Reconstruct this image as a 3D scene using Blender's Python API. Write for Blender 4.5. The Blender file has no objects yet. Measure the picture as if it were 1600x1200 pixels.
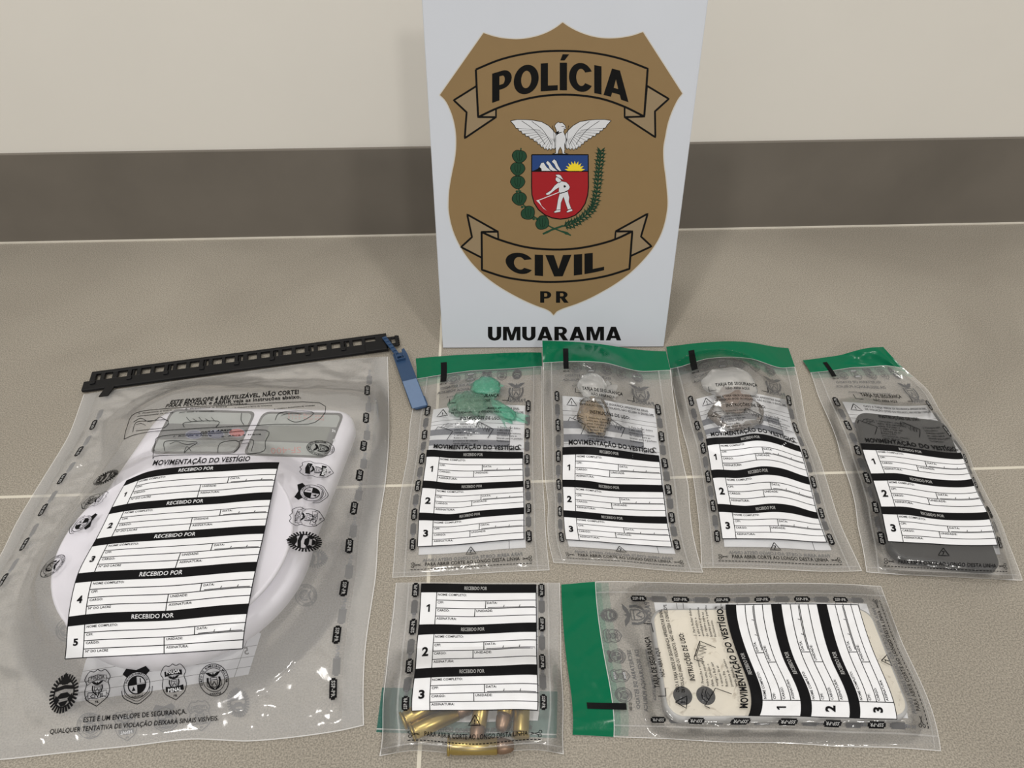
import bpy, math, random
import numpy as np
from mathutils import Matrix, Vector, geometry

# ------------------------------------------------------------------ camera, world, lights, exposure
SC = bpy.context.scene
COL = SC.collection
FPX, PITCH, YAW, ROLL, CAMH = 1150.0, 43.0, 2.21, 0.05, 0.452
_t, _y, _r = (math.radians(a) for a in (PITCH, YAW, ROLL))
FW = np.array([math.sin(_y) * math.cos(_t), math.cos(_y) * math.cos(_t), -math.sin(_t)])
_rt = np.array([math.cos(_y), -math.sin(_y), 0.0])
_up = np.cross(_rt, FW)
RT = _rt * math.cos(_r) + _up * math.sin(_r)
UP = -_rt * math.sin(_r) + _up * math.cos(_r)
EYE = np.array([0.0, 0.0, CAMH])

cd = bpy.data.cameras.new('camera')
cam = bpy.data.objects.new('camera', cd)
COL.objects.link(cam)
cd.sensor_fit = 'HORIZONTAL'
cd.sensor_width = 36.0
cd.lens = FPX / 1600.0 * 36.0
cd.clip_start = 0.01
M = Matrix.Identity(4)
for i in range(3):
    M[i][0], M[i][1], M[i][2], M[i][3] = RT[i], UP[i], -FW[i], EYE[i]
cam.matrix_world = M
SC.camera = cam

w = bpy.data.worlds.new('world')
SC.world = w
w.use_nodes = True
w.node_tree.nodes['Background'].inputs[0].default_value = (1.0, 0.97, 0.92, 1)
w.node_tree.nodes['Background'].inputs[1].default_value = 0.41


def lamp(name, loc, target, size, power, color):
    d = bpy.data.lights.new(name, 'AREA')
    d.shape = 'SQUARE'
    d.size = size
    d.energy = power
    d.color = color
    o = bpy.data.objects.new(name, d)
    COL.objects.link(o)
    o.location = loc
    o.rotation_euler = (Vector(target) - Vector(loc)).to_track_quat('-Z', 'Y').to_euler()


lamp('ceiling_lamp_right', (1.14, -1.19, 2.6), (0.1, 0.4, 0), 0.22, 24, (1.0, 0.965, 0.91))
lamp('ceiling_lamp_left', (-1.06, -1.19, 2.6), (0, 0.4, 0), 0.22, 24, (1.0, 0.965, 0.91))
lamp('added_overhead_light', (-0.25, 0.20, 2.7), (-0.2, 0.35, 0), 0.3, 17, (1.0, 0.97, 0.92))  # unseen extra light, added to brighten film slopes and bring out glints
lamp('ceiling_lamp_far', (1.15, -4.3, 2.75), (0, 0.5, 0.1), 0.4, 36, (1.0, 0.97, 0.93))

SC.view_settings.view_transform = 'Standard'
SC.view_settings.look = 'None'
SC.view_settings.gamma = 1.0
SC.view_settings.use_curve_mapping = False
SC.view_settings.exposure = -0.12
SC.cycles.transparent_max_bounces = 32

random.seed(7)
RNG = np.random.default_rng(11)


# ------------------------------------------------------------------ points
def at(px, py, z=0.0):
    """the point at height z (metres) seen at a pixel of the 1600 x 1200 frame"""
    d = FW + RT * (px - 800.0) / FPX - UP * (py - 600.0) / FPX
    return EYE + d * ((z - CAMH) / d[2])


# ------------------------------------------------------------------ materials
MATS = {}


def nt(name):
    m = bpy.data.materials.new(name)
    m.use_nodes = True
    t = m.node_tree
    return m, t, t.nodes, t.links, t.nodes['Principled BSDF']


def plain(name, color, rough=0.5, metal=0.0, spec=0.5, noise=None, bump=None):
    """principled material with a slight procedural variation"""
    if name in MATS:
        return MATS[name]
    m, t, N, L, b = nt(name)
    b.inputs['Base Color'].default_value = (*color, 1)
    b.inputs['Roughness'].default_value = rough
    b.inputs['Metallic'].default_value = metal
    b.inputs['Specular IOR Level'].default_value = spec
    if noise or bump:
        tc = N.new('ShaderNodeTexCoord')
        n = N.new('ShaderNodeTexNoise')
        n.inputs['Scale'].default_value = (noise or bump)[0]
        n.inputs['Detail'].default_value = 5
        L.new(tc.outputs['Object'], n.inputs['Vector'])
        if noise:
            r = N.new('ShaderNodeMix')
            r.data_type = 'RGBA'
            r.inputs['A'].default_value = (*[c * (1 - noise[1]) for c in color], 1)
            r.inputs['B'].default_value = (*[min(1, c * (1 + noise[1])) for c in color], 1)
            L.new(n.outputs['Fac'], r.inputs['Factor'])
            L.new(r.outputs['Result'], b.inputs['Base Color'])
        if bump:
            bp = N.new('ShaderNodeBump')
            bp.inputs['Strength'].default_value = bump[1]
            bp.inputs['Distance'].default_value = bump[2]
            L.new(n.outputs['Fac'], bp.inputs['Height'])
            L.new(bp.outputs['Normal'], b.inputs['Normal'])
    MATS[name] = m
    return m


def film(name, tint=(0.97, 0.97, 0.97), milk=0.1, milkcol=(0.8, 0.8, 0.8), rough=0.12, bump=0.35, scale=60, dist=0.002, gloss=0.6, seal=False):
    """thin plastic film: mostly see-through, a little milky, glossy"""
    if name in MATS:
        return MATS[name]
    m, t, N, L, b = nt(name)
    N.remove(b)
    out = N['Material Output']
    tr = N.new('ShaderNodeBsdfTransparent')
    tr.inputs[0].default_value = (*tint, 1)
    df = N.new('ShaderNodeBsdfDiffuse')
    df.inputs[0].default_value = (*milkcol, 1)
    gl = N.new('ShaderNodeBsdfGlossy')
    gl.inputs['Color'].default_value = (1, 1, 1, 1)
    gl.inputs['Roughness'].default_value = rough
    m1 = N.new('ShaderNodeMixShader')
    m1.inputs[0].default_value = milk
    L.new(tr.outputs[0], m1.inputs[1])
    L.new(df.outputs[0], m1.inputs[2])
    fr = N.new('ShaderNodeFresnel')
    fr.inputs['IOR'].default_value = 1.45
    mu = N.new('ShaderNodeMath')
    mu.operation = 'MULTIPLY'
    mu.inputs[1].default_value = gloss
    L.new(fr.outputs[0], mu.inputs[0])
    m2 = N.new('ShaderNodeMixShader')
    L.new(mu.outputs[0], m2.inputs[0])
    L.new(m1.outputs[0], m2.inputs[1])
    L.new(gl.outputs[0], m2.inputs[2])
    L.new(m2.outputs[0], out.inputs['Surface'])
    tc = N.new('ShaderNodeTexCoord')
    n = N.new('ShaderNodeTexNoise')
    n.inputs['Scale'].default_value = scale
    n.inputs['Detail'].default_value = 3
    n.inputs['Distortion'].default_value = 1.2
    L.new(tc.outputs['Object'], n.inputs['Vector'])
    bp = N.new('ShaderNodeBump')
    bp.inputs['Strength'].default_value = bump
    bp.inputs['Distance'].default_value = dist
    if seal:
        ck = N.new('ShaderNodeTexChecker')
        ck.inputs['Scale'].default_value = 420
        mp = N.new('ShaderNodeMapping')
        mp.inputs['Rotation'].default_value = (0, 0, 0.8)
        L.new(tc.outputs['Object'], mp.inputs['Vector'])
        L.new(mp.outputs[0], ck.inputs['Vector'])
        L.new(ck.outputs['Fac'], bp.inputs['Height'])
    else:
        L.new(n.outputs['Fac'], bp.inputs['Height'])
    L.new(bp.outputs['Normal'], gl.inputs['Normal'])
    MATS[name] = m
    return m


def srgb(r, g, b):
    f = lambda c: (c / 255 / 12.92) if c <= 10 else ((c / 255 + 0.055) / 1.055) ** 2.4
    return (f(r), f(g), f(b))


INK = plain('black_ink', (0.005, 0.005, 0.006), 0.5, spec=0.1)
GREYINK = plain('grey_ink', (0.065, 0.065, 0.07), 0.5)
FADEINK = plain('faded_ink', (0.11, 0.11, 0.112), 0.5)
WHITE = plain('white_print', (0.82, 0.83, 0.86), 0.4, noise=(40, 0.02))
BACKWHITE = plain('white_back_print', (0.72, 0.73, 0.76), 0.5)
BANDGREY = plain('grey_band_print', (0.17, 0.18, 0.21), 0.5)
TAGGREY = plain('tag_lettering', (0.40, 0.40, 0.40), 0.5)
FILM = film('clear_film', tint=(0.985, 0.985, 0.985), milk=0.06, milkcol=(0.95, 0.95, 0.96), gloss=0.8, bump=0.6, scale=45)
FILMB = film('clear_back_film', tint=(0.985, 0.985, 0.985), milk=0.14, milkcol=(0.97, 0.97, 0.98), bump=0.1)
BIGFILM = film('clear_large_film', tint=(0.985, 0.985, 0.985), milk=0.175, milkcol=(0.96, 0.96, 0.97), scale=20, bump=0.6, dist=0.003, gloss=0.9)
SEAM = film('welded_film', milk=0.22, milkcol=(0.8, 0.8, 0.8), bump=0.2)
EDGE = film('film_edge', milk=0.55, milkcol=(0.9, 0.9, 0.9), bump=0.2)  # whitened to paint in the light caught along film edges
SEALED = film('embossed_film', milk=0.16, milkcol=(0.8, 0.8, 0.8), bump=0.7, dist=0.0006, seal=True)
GREEN = plain('green_seal_film', srgb(0, 101, 68), 0.22, spec=0.22, bump=(55, 0.25, 0.002))
GREENHALO = film('pale_green_reflection', tint=(0.66, 0.86, 0.79), milk=0.10, milkcol=(0.2, 0.5, 0.4), bump=0.1)  # tint painting in the green strip's reflection through the film
GREENHALO2 = film('faint_green_reflection', tint=(0.84, 0.93, 0.90), milk=0.06, milkcol=(0.4, 0.6, 0.5), bump=0.1)  # weaker tint for the outer fade of that painted reflection
TEALFILM = film('teal_seal_film', tint=(0.28, 0.52, 0.47), milk=0.25, milkcol=(0.10, 0.32, 0.28), bump=0.1)


# ------------------------------------------------------------------ objects
def link(o, parent=None):
    COL.objects.link(o)
    if parent:
        o.parent = parent
    return o


def thing(name, label, cat, loc=(0, 0, 0), group=None):
    o = bpy.data.objects.new(name, None)
    o.empty_display_size = 0.02
    o.location = loc
    return tag(link(o), label, cat, group)


def tag(o, label, cat, group=None):
    o['label'] = label
    o['category'] = cat
    if group:
        o['group'] = group
    return o


class MB:
    """collects faces with materials, then links them as one mesh object"""

    def __init__(s):
        s.v, s.f, s.m, s.mats = [], [], [], []

    def slot(s, m):
        if m not in s.mats:
            s.mats.append(m)
        return s.mats.index(m)

    def add(s, verts, faces, mat):
        b = len(s.v)
        k = s.slot(mat)
        s.v.extend(map(tuple, verts))
        for f in faces:
            s.f.append([b + i for i in f])
            s.m.append(k)

    def build(s, name, parent=None, smooth=False, mods=None):
        me = bpy.data.meshes.new(name)
        off = np.array(parent.matrix_world.translation if parent and parent.parent is None else (0, 0, 0)) if parent else np.zeros(3)
        if parent:
            p, off = parent, np.zeros(3)
            while p is not None:
                off += np.array(p.location)
                p = p.parent
        v = (np.array(s.v, float).reshape(-1, 3) - off).tolist()
        me.from_pydata(v, [], s.f)
        for m in s.mats:
            me.materials.append(m)
        me.polygons.foreach_set('material_index', s.m)
        if smooth:
            me.polygons.foreach_set('use_smooth', [True] * len(s.f))
        me.update()
        o = bpy.data.objects.new(name, me)
        return link(o, parent)


def bevel(o, width, seg=2, angle=0.6):
    b = o.modifiers.new('bevel', 'BEVEL')
    b.width = width
    b.segments = seg
    b.limit_method = 'ANGLE'
    b.angle_limit = angle
    return o


def box(mb, c, size, mat, ax=None):
    """box with centre c, full size, optional axes (3 x 3 rows)"""
    ax = np.eye(3) if ax is None else np.array(ax)
    c = np.array(c)
    h = np.array(size) / 2
    vs = [c + ax[0] * h[0] * x + ax[1] * h[1] * y + ax[2] * h[2] * z for z in (-1, 1) for y in (-1, 1) for x in (-1, 1)]
    mb.add(vs, [(0, 2, 3, 1), (4, 5, 7, 6), (0, 1, 5, 4), (2, 6, 7, 3), (0, 4, 6, 2), (1, 3, 7, 5)], mat)


def prism(mb, outline, z0, z1, mat, top=None, inset=0.0, rings=1, topmat=None):
    """closed prism over a convex-ish outline (n x 2, world xy, counter-clockwise) with an optional rounded top edge"""
    o = np.array(outline)
    n = len(o)
    c = o.mean(0)
    nrm = []
    for i in range(n):
        d = o[(i + 1) % n] - o[i - 1]
        d = d / (np.linalg.norm(d) + 1e-12)
        nrm.append((d[1], -d[0]))
    nrm = np.array(nrm)
    levels = [(z0, inset), (z0 + inset, 0.0)] if inset else [(z0, 0.0)]
    if inset:
        for k in range(rings + 1):
            a = k / rings * math.pi / 2
            levels.append((z1 - inset + inset * math.sin(a), inset * (1 - math.cos(a))))
    else:
        levels.append((z1, 0.0))
    vs, fs = [], []
    for z, ins in levels:
        for p, q in zip(o, nrm):
            vs.append((p[0] - q[0] * ins, p[1] - q[1] * ins, z))
    for k in range(len(levels) - 1):
        for i in range(n):
            j = (i + 1) % n
            fs.append((k * n + i, k * n + j, (k + 1) * n + j, (k + 1) * n + i))
    fs.append(tuple(range(n - 1, -1, -1)))
    mb.add(vs, fs, mat)
    last = vs[-n:]
    mb.add(last, [tuple(range(n))], topmat or mat)


def rrect(cx, cy, w, h, r, ang=0.0, k=8):
    pts = []
    for sx, sy, a0 in ((1, 1, 0), (-1, 1, 90), (-1, -1, 180), (1, -1, 270)):
        for i in range(k + 1):
            a = math.radians(a0 + 90 * i / k)
            pts.append((sx * (w / 2 - r) + r * math.cos(a), sy * (h / 2 - r) + r * math.sin(a)))
    p = np.array(pts)
    c, s = math.cos(ang), math.sin(ang)
    return p @ np.array([[c, s], [-s, c]]) + np.array([cx, cy])


def lathe(mb, profile, origin, axis, mat, seg=28):
    """surface of revolution: profile of (distance along axis, radius)"""
    a = np.array(axis, float)
    a /= np.linalg.norm(a)
    u = np.cross(a, [0, 0, 1.0])
    if np.linalg.norm(u) < 1e-3:
        u = np.array([1.0, 0, 0])
    u /= np.linalg.norm(u)
    v = np.cross(a, u)
    vs, fs = [], []
    for d, r in profile:
        for i in range(seg):
            t = 2 * math.pi * i / seg
            vs.append(np.array(origin) + a * d + (u * math.cos(t) + v * math.sin(t)) * r)
    for k in range(len(profile) - 1):
        for i in range(seg):
            j = (i + 1) % seg
            fs.append((k * seg + i, k * seg + j, (k + 1) * seg + j, (k + 1) * seg + i))
    fs.append(tuple(range(seg - 1, -1, -1)))
    n = (len(profile) - 1) * seg
    fs.append(tuple(n + i for i in range(seg)))
    mb.add(vs, fs, mat)


# ------------------------------------------------------------------ lettering and line art in a plane
_TXT = {}


def glyphs(s, bold=0.0, res=3):
    key = (s, bold, res)
    if key not in _TXT:
        c = bpy.data.curves.new('lettering', 'FONT')
        c.body = s
        c.resolution_u = res
        c.offset = bold
        c.space_character = 1.0 + 2.4 * bold
        o = bpy.data.objects.new('lettering', c)
        me = o.to_mesh()
        v = np.array([q.co[:2] for q in me.vertices]).reshape(-1, 2)
        f = [tuple(p.vertices) for p in me.polygons]
        o.to_mesh_clear()
        bpy.data.objects.remove(o)
        bpy.data.curves.remove(c)
        _TXT[key] = (v, f)
    v, f = _TXT[key]
    return v.copy(), f


CAP = None


def cap():
    global CAP
    if CAP is None:
        CAP = glyphs('H')[0][:, 1].max()
    return CAP


class Plane:
    """artwork in print millimetres (u right, v down); map2 turns it into points in the world"""

    def P(s, uv, dz):
        raise NotImplementedError

    def text(s, mb, t, u, v, h, mat, dz=0.4, w=None, align='l', rot=0.0, mirror=False, bold=0.02, res=2, warp=None):
        g, f = glyphs(t, bold, res)
        if len(g) == 0:
            return
        x0, x1 = g[:, 0].min(), g[:, 0].max()
        sy = h / cap()
        sx = sy if w is None else w / max(x1 - x0, 1e-6)
        x = (g[:, 0] - x0) * sx
        W = (x1 - x0) * sx
        x -= {'l': 0, 'c': W / 2, 'r': W}[align]
        y = g[:, 1] * sy
        if mirror:
            x = -x
        a = math.radians(rot)
        uv = np.stack([u + x * math.cos(a) + y * math.sin(a), v + x * math.sin(a) - y * math.cos(a)], 1)
        mb.add(s.P(uv, dz), f, mat)

    def qtext(s, mb, t, bl, br, tr, tl, mat, dz=0.4, bold=0.02, res=2):
        """lettering fitted to a four-cornered field: baseline bl-br, cap line tl-tr"""
        g, f = glyphs(t, bold, res)
        a = ((g[:, 0] - g[:, 0].min()) / (g[:, 0].max() - g[:, 0].min()))[:, None]
        b = (g[:, 1] / cap())[:, None]
        bl, br, tr, tl = (np.array(q, float)[None] for q in (bl, br, tr, tl))
        mb.add(s.P((1 - b) * ((1 - a) * bl + a * br) + b * ((1 - a) * tl + a * tr), dz), f, mat)

    def line(s, mb, pts, width, mat, dz=0.35, step=2.2, closed=False):
        pts = [np.array(p, float) for p in pts]
        if closed:
            pts.append(pts[0])
        out = [pts[0]]
        for a, b in zip(pts, pts[1:]):
            n = max(1, int(np.linalg.norm(b - a) / step))
            out += [a + (b - a) * (i + 1) / n for i in range(n)]
        o = np.array(out)
        t = np.gradient(o, axis=0)
        t /= np.linalg.norm(t, axis=1, keepdims=True) + 1e-9
        nrm = np.stack([-t[:, 1], t[:, 0]], 1) * width / 2
        uv = np.concatenate([o + nrm, o - nrm])
        n = len(o)
        mb.add(s.P(uv, dz), [(i, i + 1, n + i + 1, n + i) for i in range(n - 1)], mat)

    def rect(s, mb, u0, v0, u1, v1, mat, dz=0.2, step=1.8):
        nu, nv = max(1, int(abs(u1 - u0) / step)), max(1, int(abs(v1 - v0) / step))
        U, V = np.meshgrid(np.linspace(u0, u1, nu + 1), np.linspace(v0, v1, nv + 1))
        fs = [(j * (nu + 1) + i, (j + 1) * (nu + 1) + i, (j + 1) * (nu + 1) + i + 1, j * (nu + 1) + i + 1) for j in range(nv) for i in range(nu)]
        mb.add(s.P(np.stack([U.ravel(), V.ravel()], 1), dz), fs, mat)

    def poly(s, mb, pts, mat, dz=0.3):
        uv = np.array(pts, float)
        tr = geometry.tessellate_polygon([[Vector((p[0], p[1], 0)) for p in uv]])
        mb.add(s.P(uv, dz), [tuple(t) for t in tr], mat)

    def disc(s, mb, u, v, r, mat, dz=0.3, ry=None, n=20):
        a = np.linspace(0, 2 * math.pi, n, endpoint=False)
        s.poly(mb, np.stack([u + r * np.cos(a), v + (ry or r) * np.sin(a)], 1), mat, dz)

    def ring(s, mb, u, v, r, width, mat, dz=0.35, ry=None, n=28):
        a = np.linspace(0, 2 * math.pi, n, endpoint=False)
        s.line(mb, np.stack([u + r * np.cos(a), v + (ry or r) * np.sin(a)], 1), width, mat, dz, closed=True)


def rpoly(u0, v0, u1, v1, r, k=3):
    return rrect((u0 + u1) / 2, (v0 + v1) / 2, abs(u1 - u0), abs(v1 - v0), r, 0, k)


# ------------------------------------------------------------------ thin-plate map from print millimetres to the floor
class TPS:
    def __init__(s, src, dst, reg=0.6):
        s.src = np.array(src, float)
        n = len(src)
        K = s.U(np.linalg.norm(s.src[:, None] - s.src[None], axis=2))
        A = np.zeros((n + 3, n + 3))
        A[:n, :n] = K + np.eye(n) * reg
        A[:n, n] = 1
        A[:n, n + 1:] = s.src
        A[n:, :n] = A[:n, n:].T
        s.c = np.linalg.solve(A, np.concatenate([np.array(dst, float), np.zeros((3, 2))]))

    @staticmethod
    def U(r):
        return np.where(r > 1e-9, r * r * np.log(np.maximum(r, 1e-9)), 0) * 0.01

    def __call__(s, uv):
        out = np.empty((len(uv), 2))
        for i in range(0, len(uv), 20000):
            q = uv[i:i + 20000]
            K = s.U(np.linalg.norm(q[:, None] - s.src[None], axis=2))
            out[i:i + 20000] = K @ s.c[:-3] + s.c[-3] + q @ s.c[-2:]
        return out


def smooth(t):
    t = np.clip(t, 0, 1)
    return t * t * (3 - 2 * t)


class Waves:
    """smooth pseudo-random undulation of unit amplitude"""

    def __init__(s, wl, n=9, seed=1, stretch=1.0):
        r = np.random.default_rng(seed)
        a = r.uniform(0, 2 * math.pi, n)
        k = 2 * math.pi / (wl * r.uniform(0.6, 1.6, n))
        s.k = np.stack([k * np.cos(a) * stretch, k * np.sin(a)], 1)
        s.p = r.uniform(0, 2 * math.pi, n)
        s.n = n

    def __call__(s, uv):
        return np.sin(uv @ s.k.T + s.p).sum(1) / math.sqrt(s.n)


class Sheet(Plane):
    """one bag: print mm -> the line of sight's foot on the floor (thin-plate map through ctrl points (u, v, px, py)),
    raised along that line to the film's height in mm, height(uv, xy)"""

    def __init__(s, ctrl, height, reg=0.6):
        s.height = height
        dst = [(q[3] / 1000, q[4] / 1000) if len(q) == 5 else tuple(at(q[2], q[3], 0.0)[:2]) for q in ctrl]
        s.map = TPS([q[:2] for q in ctrl], dst, reg)

    def P(s, uv, dz=0.0):
        uv = np.asarray(uv, float)
        q = s.map(uv)
        z = np.full(len(uv), 2.0)
        for _ in range(12):
            xy = q * (1 - z[:, None] / 1000 / CAMH)
            z = z + 0.75 * (s.height(uv, xy * 1000) - z)
        z = z + dz
        xy = q * (1 - z[:, None] / 1000 / CAMH)
        return np.concatenate([xy, z[:, None] / 1000], 1)

    def grid(s, mb, u0, v0, u1, v1, nu, nv, mat, dz=0.0):
        U, V = np.meshgrid(np.linspace(u0, u1, nu + 1), np.linspace(v0, v1, nv + 1))
        fs = [(j * (nu + 1) + i, (j + 1) * (nu + 1) + i, (j + 1) * (nu + 1) + i + 1, j * (nu + 1) + i + 1) for j in range(nv) for i in range(nu)]
        mb.add(s.P(np.stack([U.ravel(), V.ravel()], 1), dz), fs, mat)


class Under(Plane):
    """the back film of a sheet: same map, flat, at height z mm"""

    def __init__(s, sheet, z, lift=None):
        s.s, s.z, s.lift = sheet, z, lift

    def P(s, uv, dz=0.0):
        uv = np.asarray(uv, float)
        z = np.full(len(uv), s.z) + dz
        if s.lift is not None:
            z = z + s.lift(uv)
        xy = s.s.map(uv) * (1 - z[:, None] / 1000 / CAMH)
        return np.concatenate([xy, z[:, None] / 1000], 1)


# signed distances in millimetres (outside positive)
def sd_rrect(xy, c, w, h, r, ang):
    d = xy - np.array(c)
    ca, sa = math.cos(-ang), math.sin(-ang)
    q = np.abs(np.stack([d[:, 0] * ca - d[:, 1] * sa, d[:, 0] * sa + d[:, 1] * ca], 1)) - np.array([w / 2 - r, h / 2 - r])
    return np.linalg.norm(np.maximum(q, 0), axis=1) + np.minimum(q.max(1), 0) - r


def sd_ell(xy, c, rx, ry, ang=0.0):
    d = xy - np.array(c)
    ca, sa = math.cos(-ang), math.sin(-ang)
    q = np.stack([(d[:, 0] * ca - d[:, 1] * sa) / rx, (d[:, 0] * sa + d[:, 1] * ca) / ry], 1)
    return (np.linalg.norm(q, axis=1) - 1) * min(rx, ry)


def fall(d, R, p=1.0):
    return (1 - smooth(d / R)) ** p


def far_r(xy, cy, half, r0, r1):
    """fall-off width: r0 on the near side, growing to r1 on the far side"""
    return r0 + (r1 - r0) * smooth((xy[:, 1] - cy) / half)


# ------------------------------------------------------------------ the setting
WALLY = 0.739
GY, GX = 0.371, -0.0475


def floor_material():
    m, t, N, L, b = nt('porcelain_tile')
    tc = N.new('ShaderNodeTexCoord')
    sp = N.new('ShaderNodeSeparateXYZ')
    L.new(tc.outputs['Object'], sp.inputs[0])

    def math_(op, a, c):
        n = N.new('ShaderNodeMath')
        n.operation = op
        for i, q in enumerate((a, c)):
            if q is None:
                continue
            if isinstance(q, (int, float)):
                n.inputs[i].default_value = q
            else:
                L.new(q, n.inputs[i])
        return n.outputs[0]

    def groove(src, c0, pitch, half):
        # distance to the nearest joint of a tile of the given pitch
        a = math_('DIVIDE', math_('SUBTRACT', src, c0), pitch)
        fr = math_('SUBTRACT', a, math_('ROUND', a, None))
        return math_('LESS_THAN', math_('MULTIPLY', math_('ABSOLUTE', fr, None), pitch), half)
    g = math_('MAXIMUM', groove(sp.outputs[1], GY, 0.80, 0.0013), groove(sp.outputs[0], GX, 0.80, 0.0012))
    big = N.new('ShaderNodeTexNoise')
    big.inputs['Scale'].default_value = 5
    big.inputs['Detail'].default_value = 8
    big.inputs['Distortion'].default_value = 0.6
    fine = N.new('ShaderNodeTexNoise')
    fine.inputs['Scale'].default_value = 1000
    fine.inputs['Detail'].default_value = 3
    L.new(tc.outputs['Object'], big.inputs['Vector'])
    L.new(tc.outputs['Object'], fine.inputs['Vector'])
    r1 = N.new('ShaderNodeValToRGB')
    r1.color_ramp.elements[0].position = 0.32
    r1.color_ramp.elements[1].position = 0.68
    r1.color_ramp.elements[0].color = (0.272, 0.246, 0.206, 1)
    r1.color_ramp.elements[1].color = (0.340, 0.310, 0.262, 1)
    L.new(big.outputs['Fac'], r1.inputs[0])
    r2 = N.new('ShaderNodeValToRGB')
    r2.color_ramp.elements[0].position = 0.36
    r2.color_ramp.elements[1].position = 0.64
    r2.color_ramp.elements[0].color = (0.30, 0.30, 0.30, 1)
    r2.color_ramp.elements[1].color = (0.70, 0.70, 0.70, 1)
    L.new(fine.outputs['Fac'], r2.inputs[0])
    mx = N.new('ShaderNodeMix')
    mx.data_type = 'RGBA'
    mx.blend_type = 'OVERLAY'
    mx.inputs['Factor'].default_value = 0.75
    L.new(r1.outputs[0], mx.inputs['A'])
    L.new(r2.outputs[0], mx.inputs['B'])
    gm = N.new('ShaderNodeMix')
    gm.data_type = 'RGBA'
    L.new(g, gm.inputs['Factor'])
    L.new(mx.outputs['Result'], gm.inputs['A'])
    gm.inputs['B'].default_value = (0.66, 0.62, 0.53, 1)
    L.new(gm.outputs['Result'], b.inputs['Base Color'])
    b.inputs['Roughness'].default_value = 0.5
    b.inputs['Specular IOR Level'].default_value = 0.35
    bp = N.new('ShaderNodeBump')
    bp.inputs['Strength'].default_value = 0.05
    bp.inputs['Distance'].default_value = 0.0006
    L.new(fine.outputs['Fac'], bp.inputs['Height'])
    L.new(bp.outputs[0], b.inputs['Normal'])
    return m


def structure(o):
    o['kind'] = 'structure'
    return o


mb = MB()
box(mb, (0, -1.2, -0.01), (7.0, 5.4, 0.02), floor_material())
structure(mb.build('floor'))

mb = MB()
wallmat = plain('painted_plaster', (0.79, 0.765, 0.71), 0.65, noise=(7, 0.035), bump=(130, 0.25, 0.0015))
box(mb, (0, WALLY + 0.004 + 0.05, 0.6), (7.0, 0.10, 1.2), wallmat)
structure(mb.build('wall_back'))

mb = MB()
box(mb, (0, WALLY + 0.004, 0.0015 + 0.0519), (7.0, 0.0079, 0.1038), plain('dark_baseboard_tile', (0.156, 0.139, 0.117), 0.5, noise=(9, 0.28), bump=(300, 0.1, 0.0005)))
bevel(structure(mb.build('baseboard_back')), 0.0006)
mb = MB()
box(mb, (0, WALLY - 0.0004, 0.0009), (7.0, 0.0016, 0.0018), plain('light_grout', (0.70, 0.66, 0.58), 0.8, noise=(60, 0.1)))
structure(mb.build('trim_1'))
# ------------------------------------------------------------------ the police sign board, leaning back on an easel leg
LEAN = math.radians(10)
BA, BB = at(692, 545), at(1037, 543)
BU = (BB - BA) / np.linalg.norm(BB - BA)
BW = np.array([-BU[1], BU[0], 0.0])
BV = np.array([0, 0, 1.0]) * math.cos(LEAN) + BW * math.sin(LEAN)
BN = np.cross(BU, BV)                                   # towards the viewer
BN = BN if BN[1] < 0 else -BN
BWID, BHGT, BTHK = float(np.linalg.norm(BB - BA)), 0.300, 0.004
BO = (BA + BB) / 2
BO = BO + np.array([0, 0, 0.0008])


# heavy grotesque capitals of the sign, unit cap height, y up: (advance width, list of (outline, holes))
def _arc(cx, cy, rx, ry, a0, a1, n=14):
    return [(cx + rx * math.cos(math.radians(a0 + (a1 - a0) * i / n)), cy + ry * math.sin(math.radians(a0 + (a1 - a0) * i / n))) for i in range(n + 1)]


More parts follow.
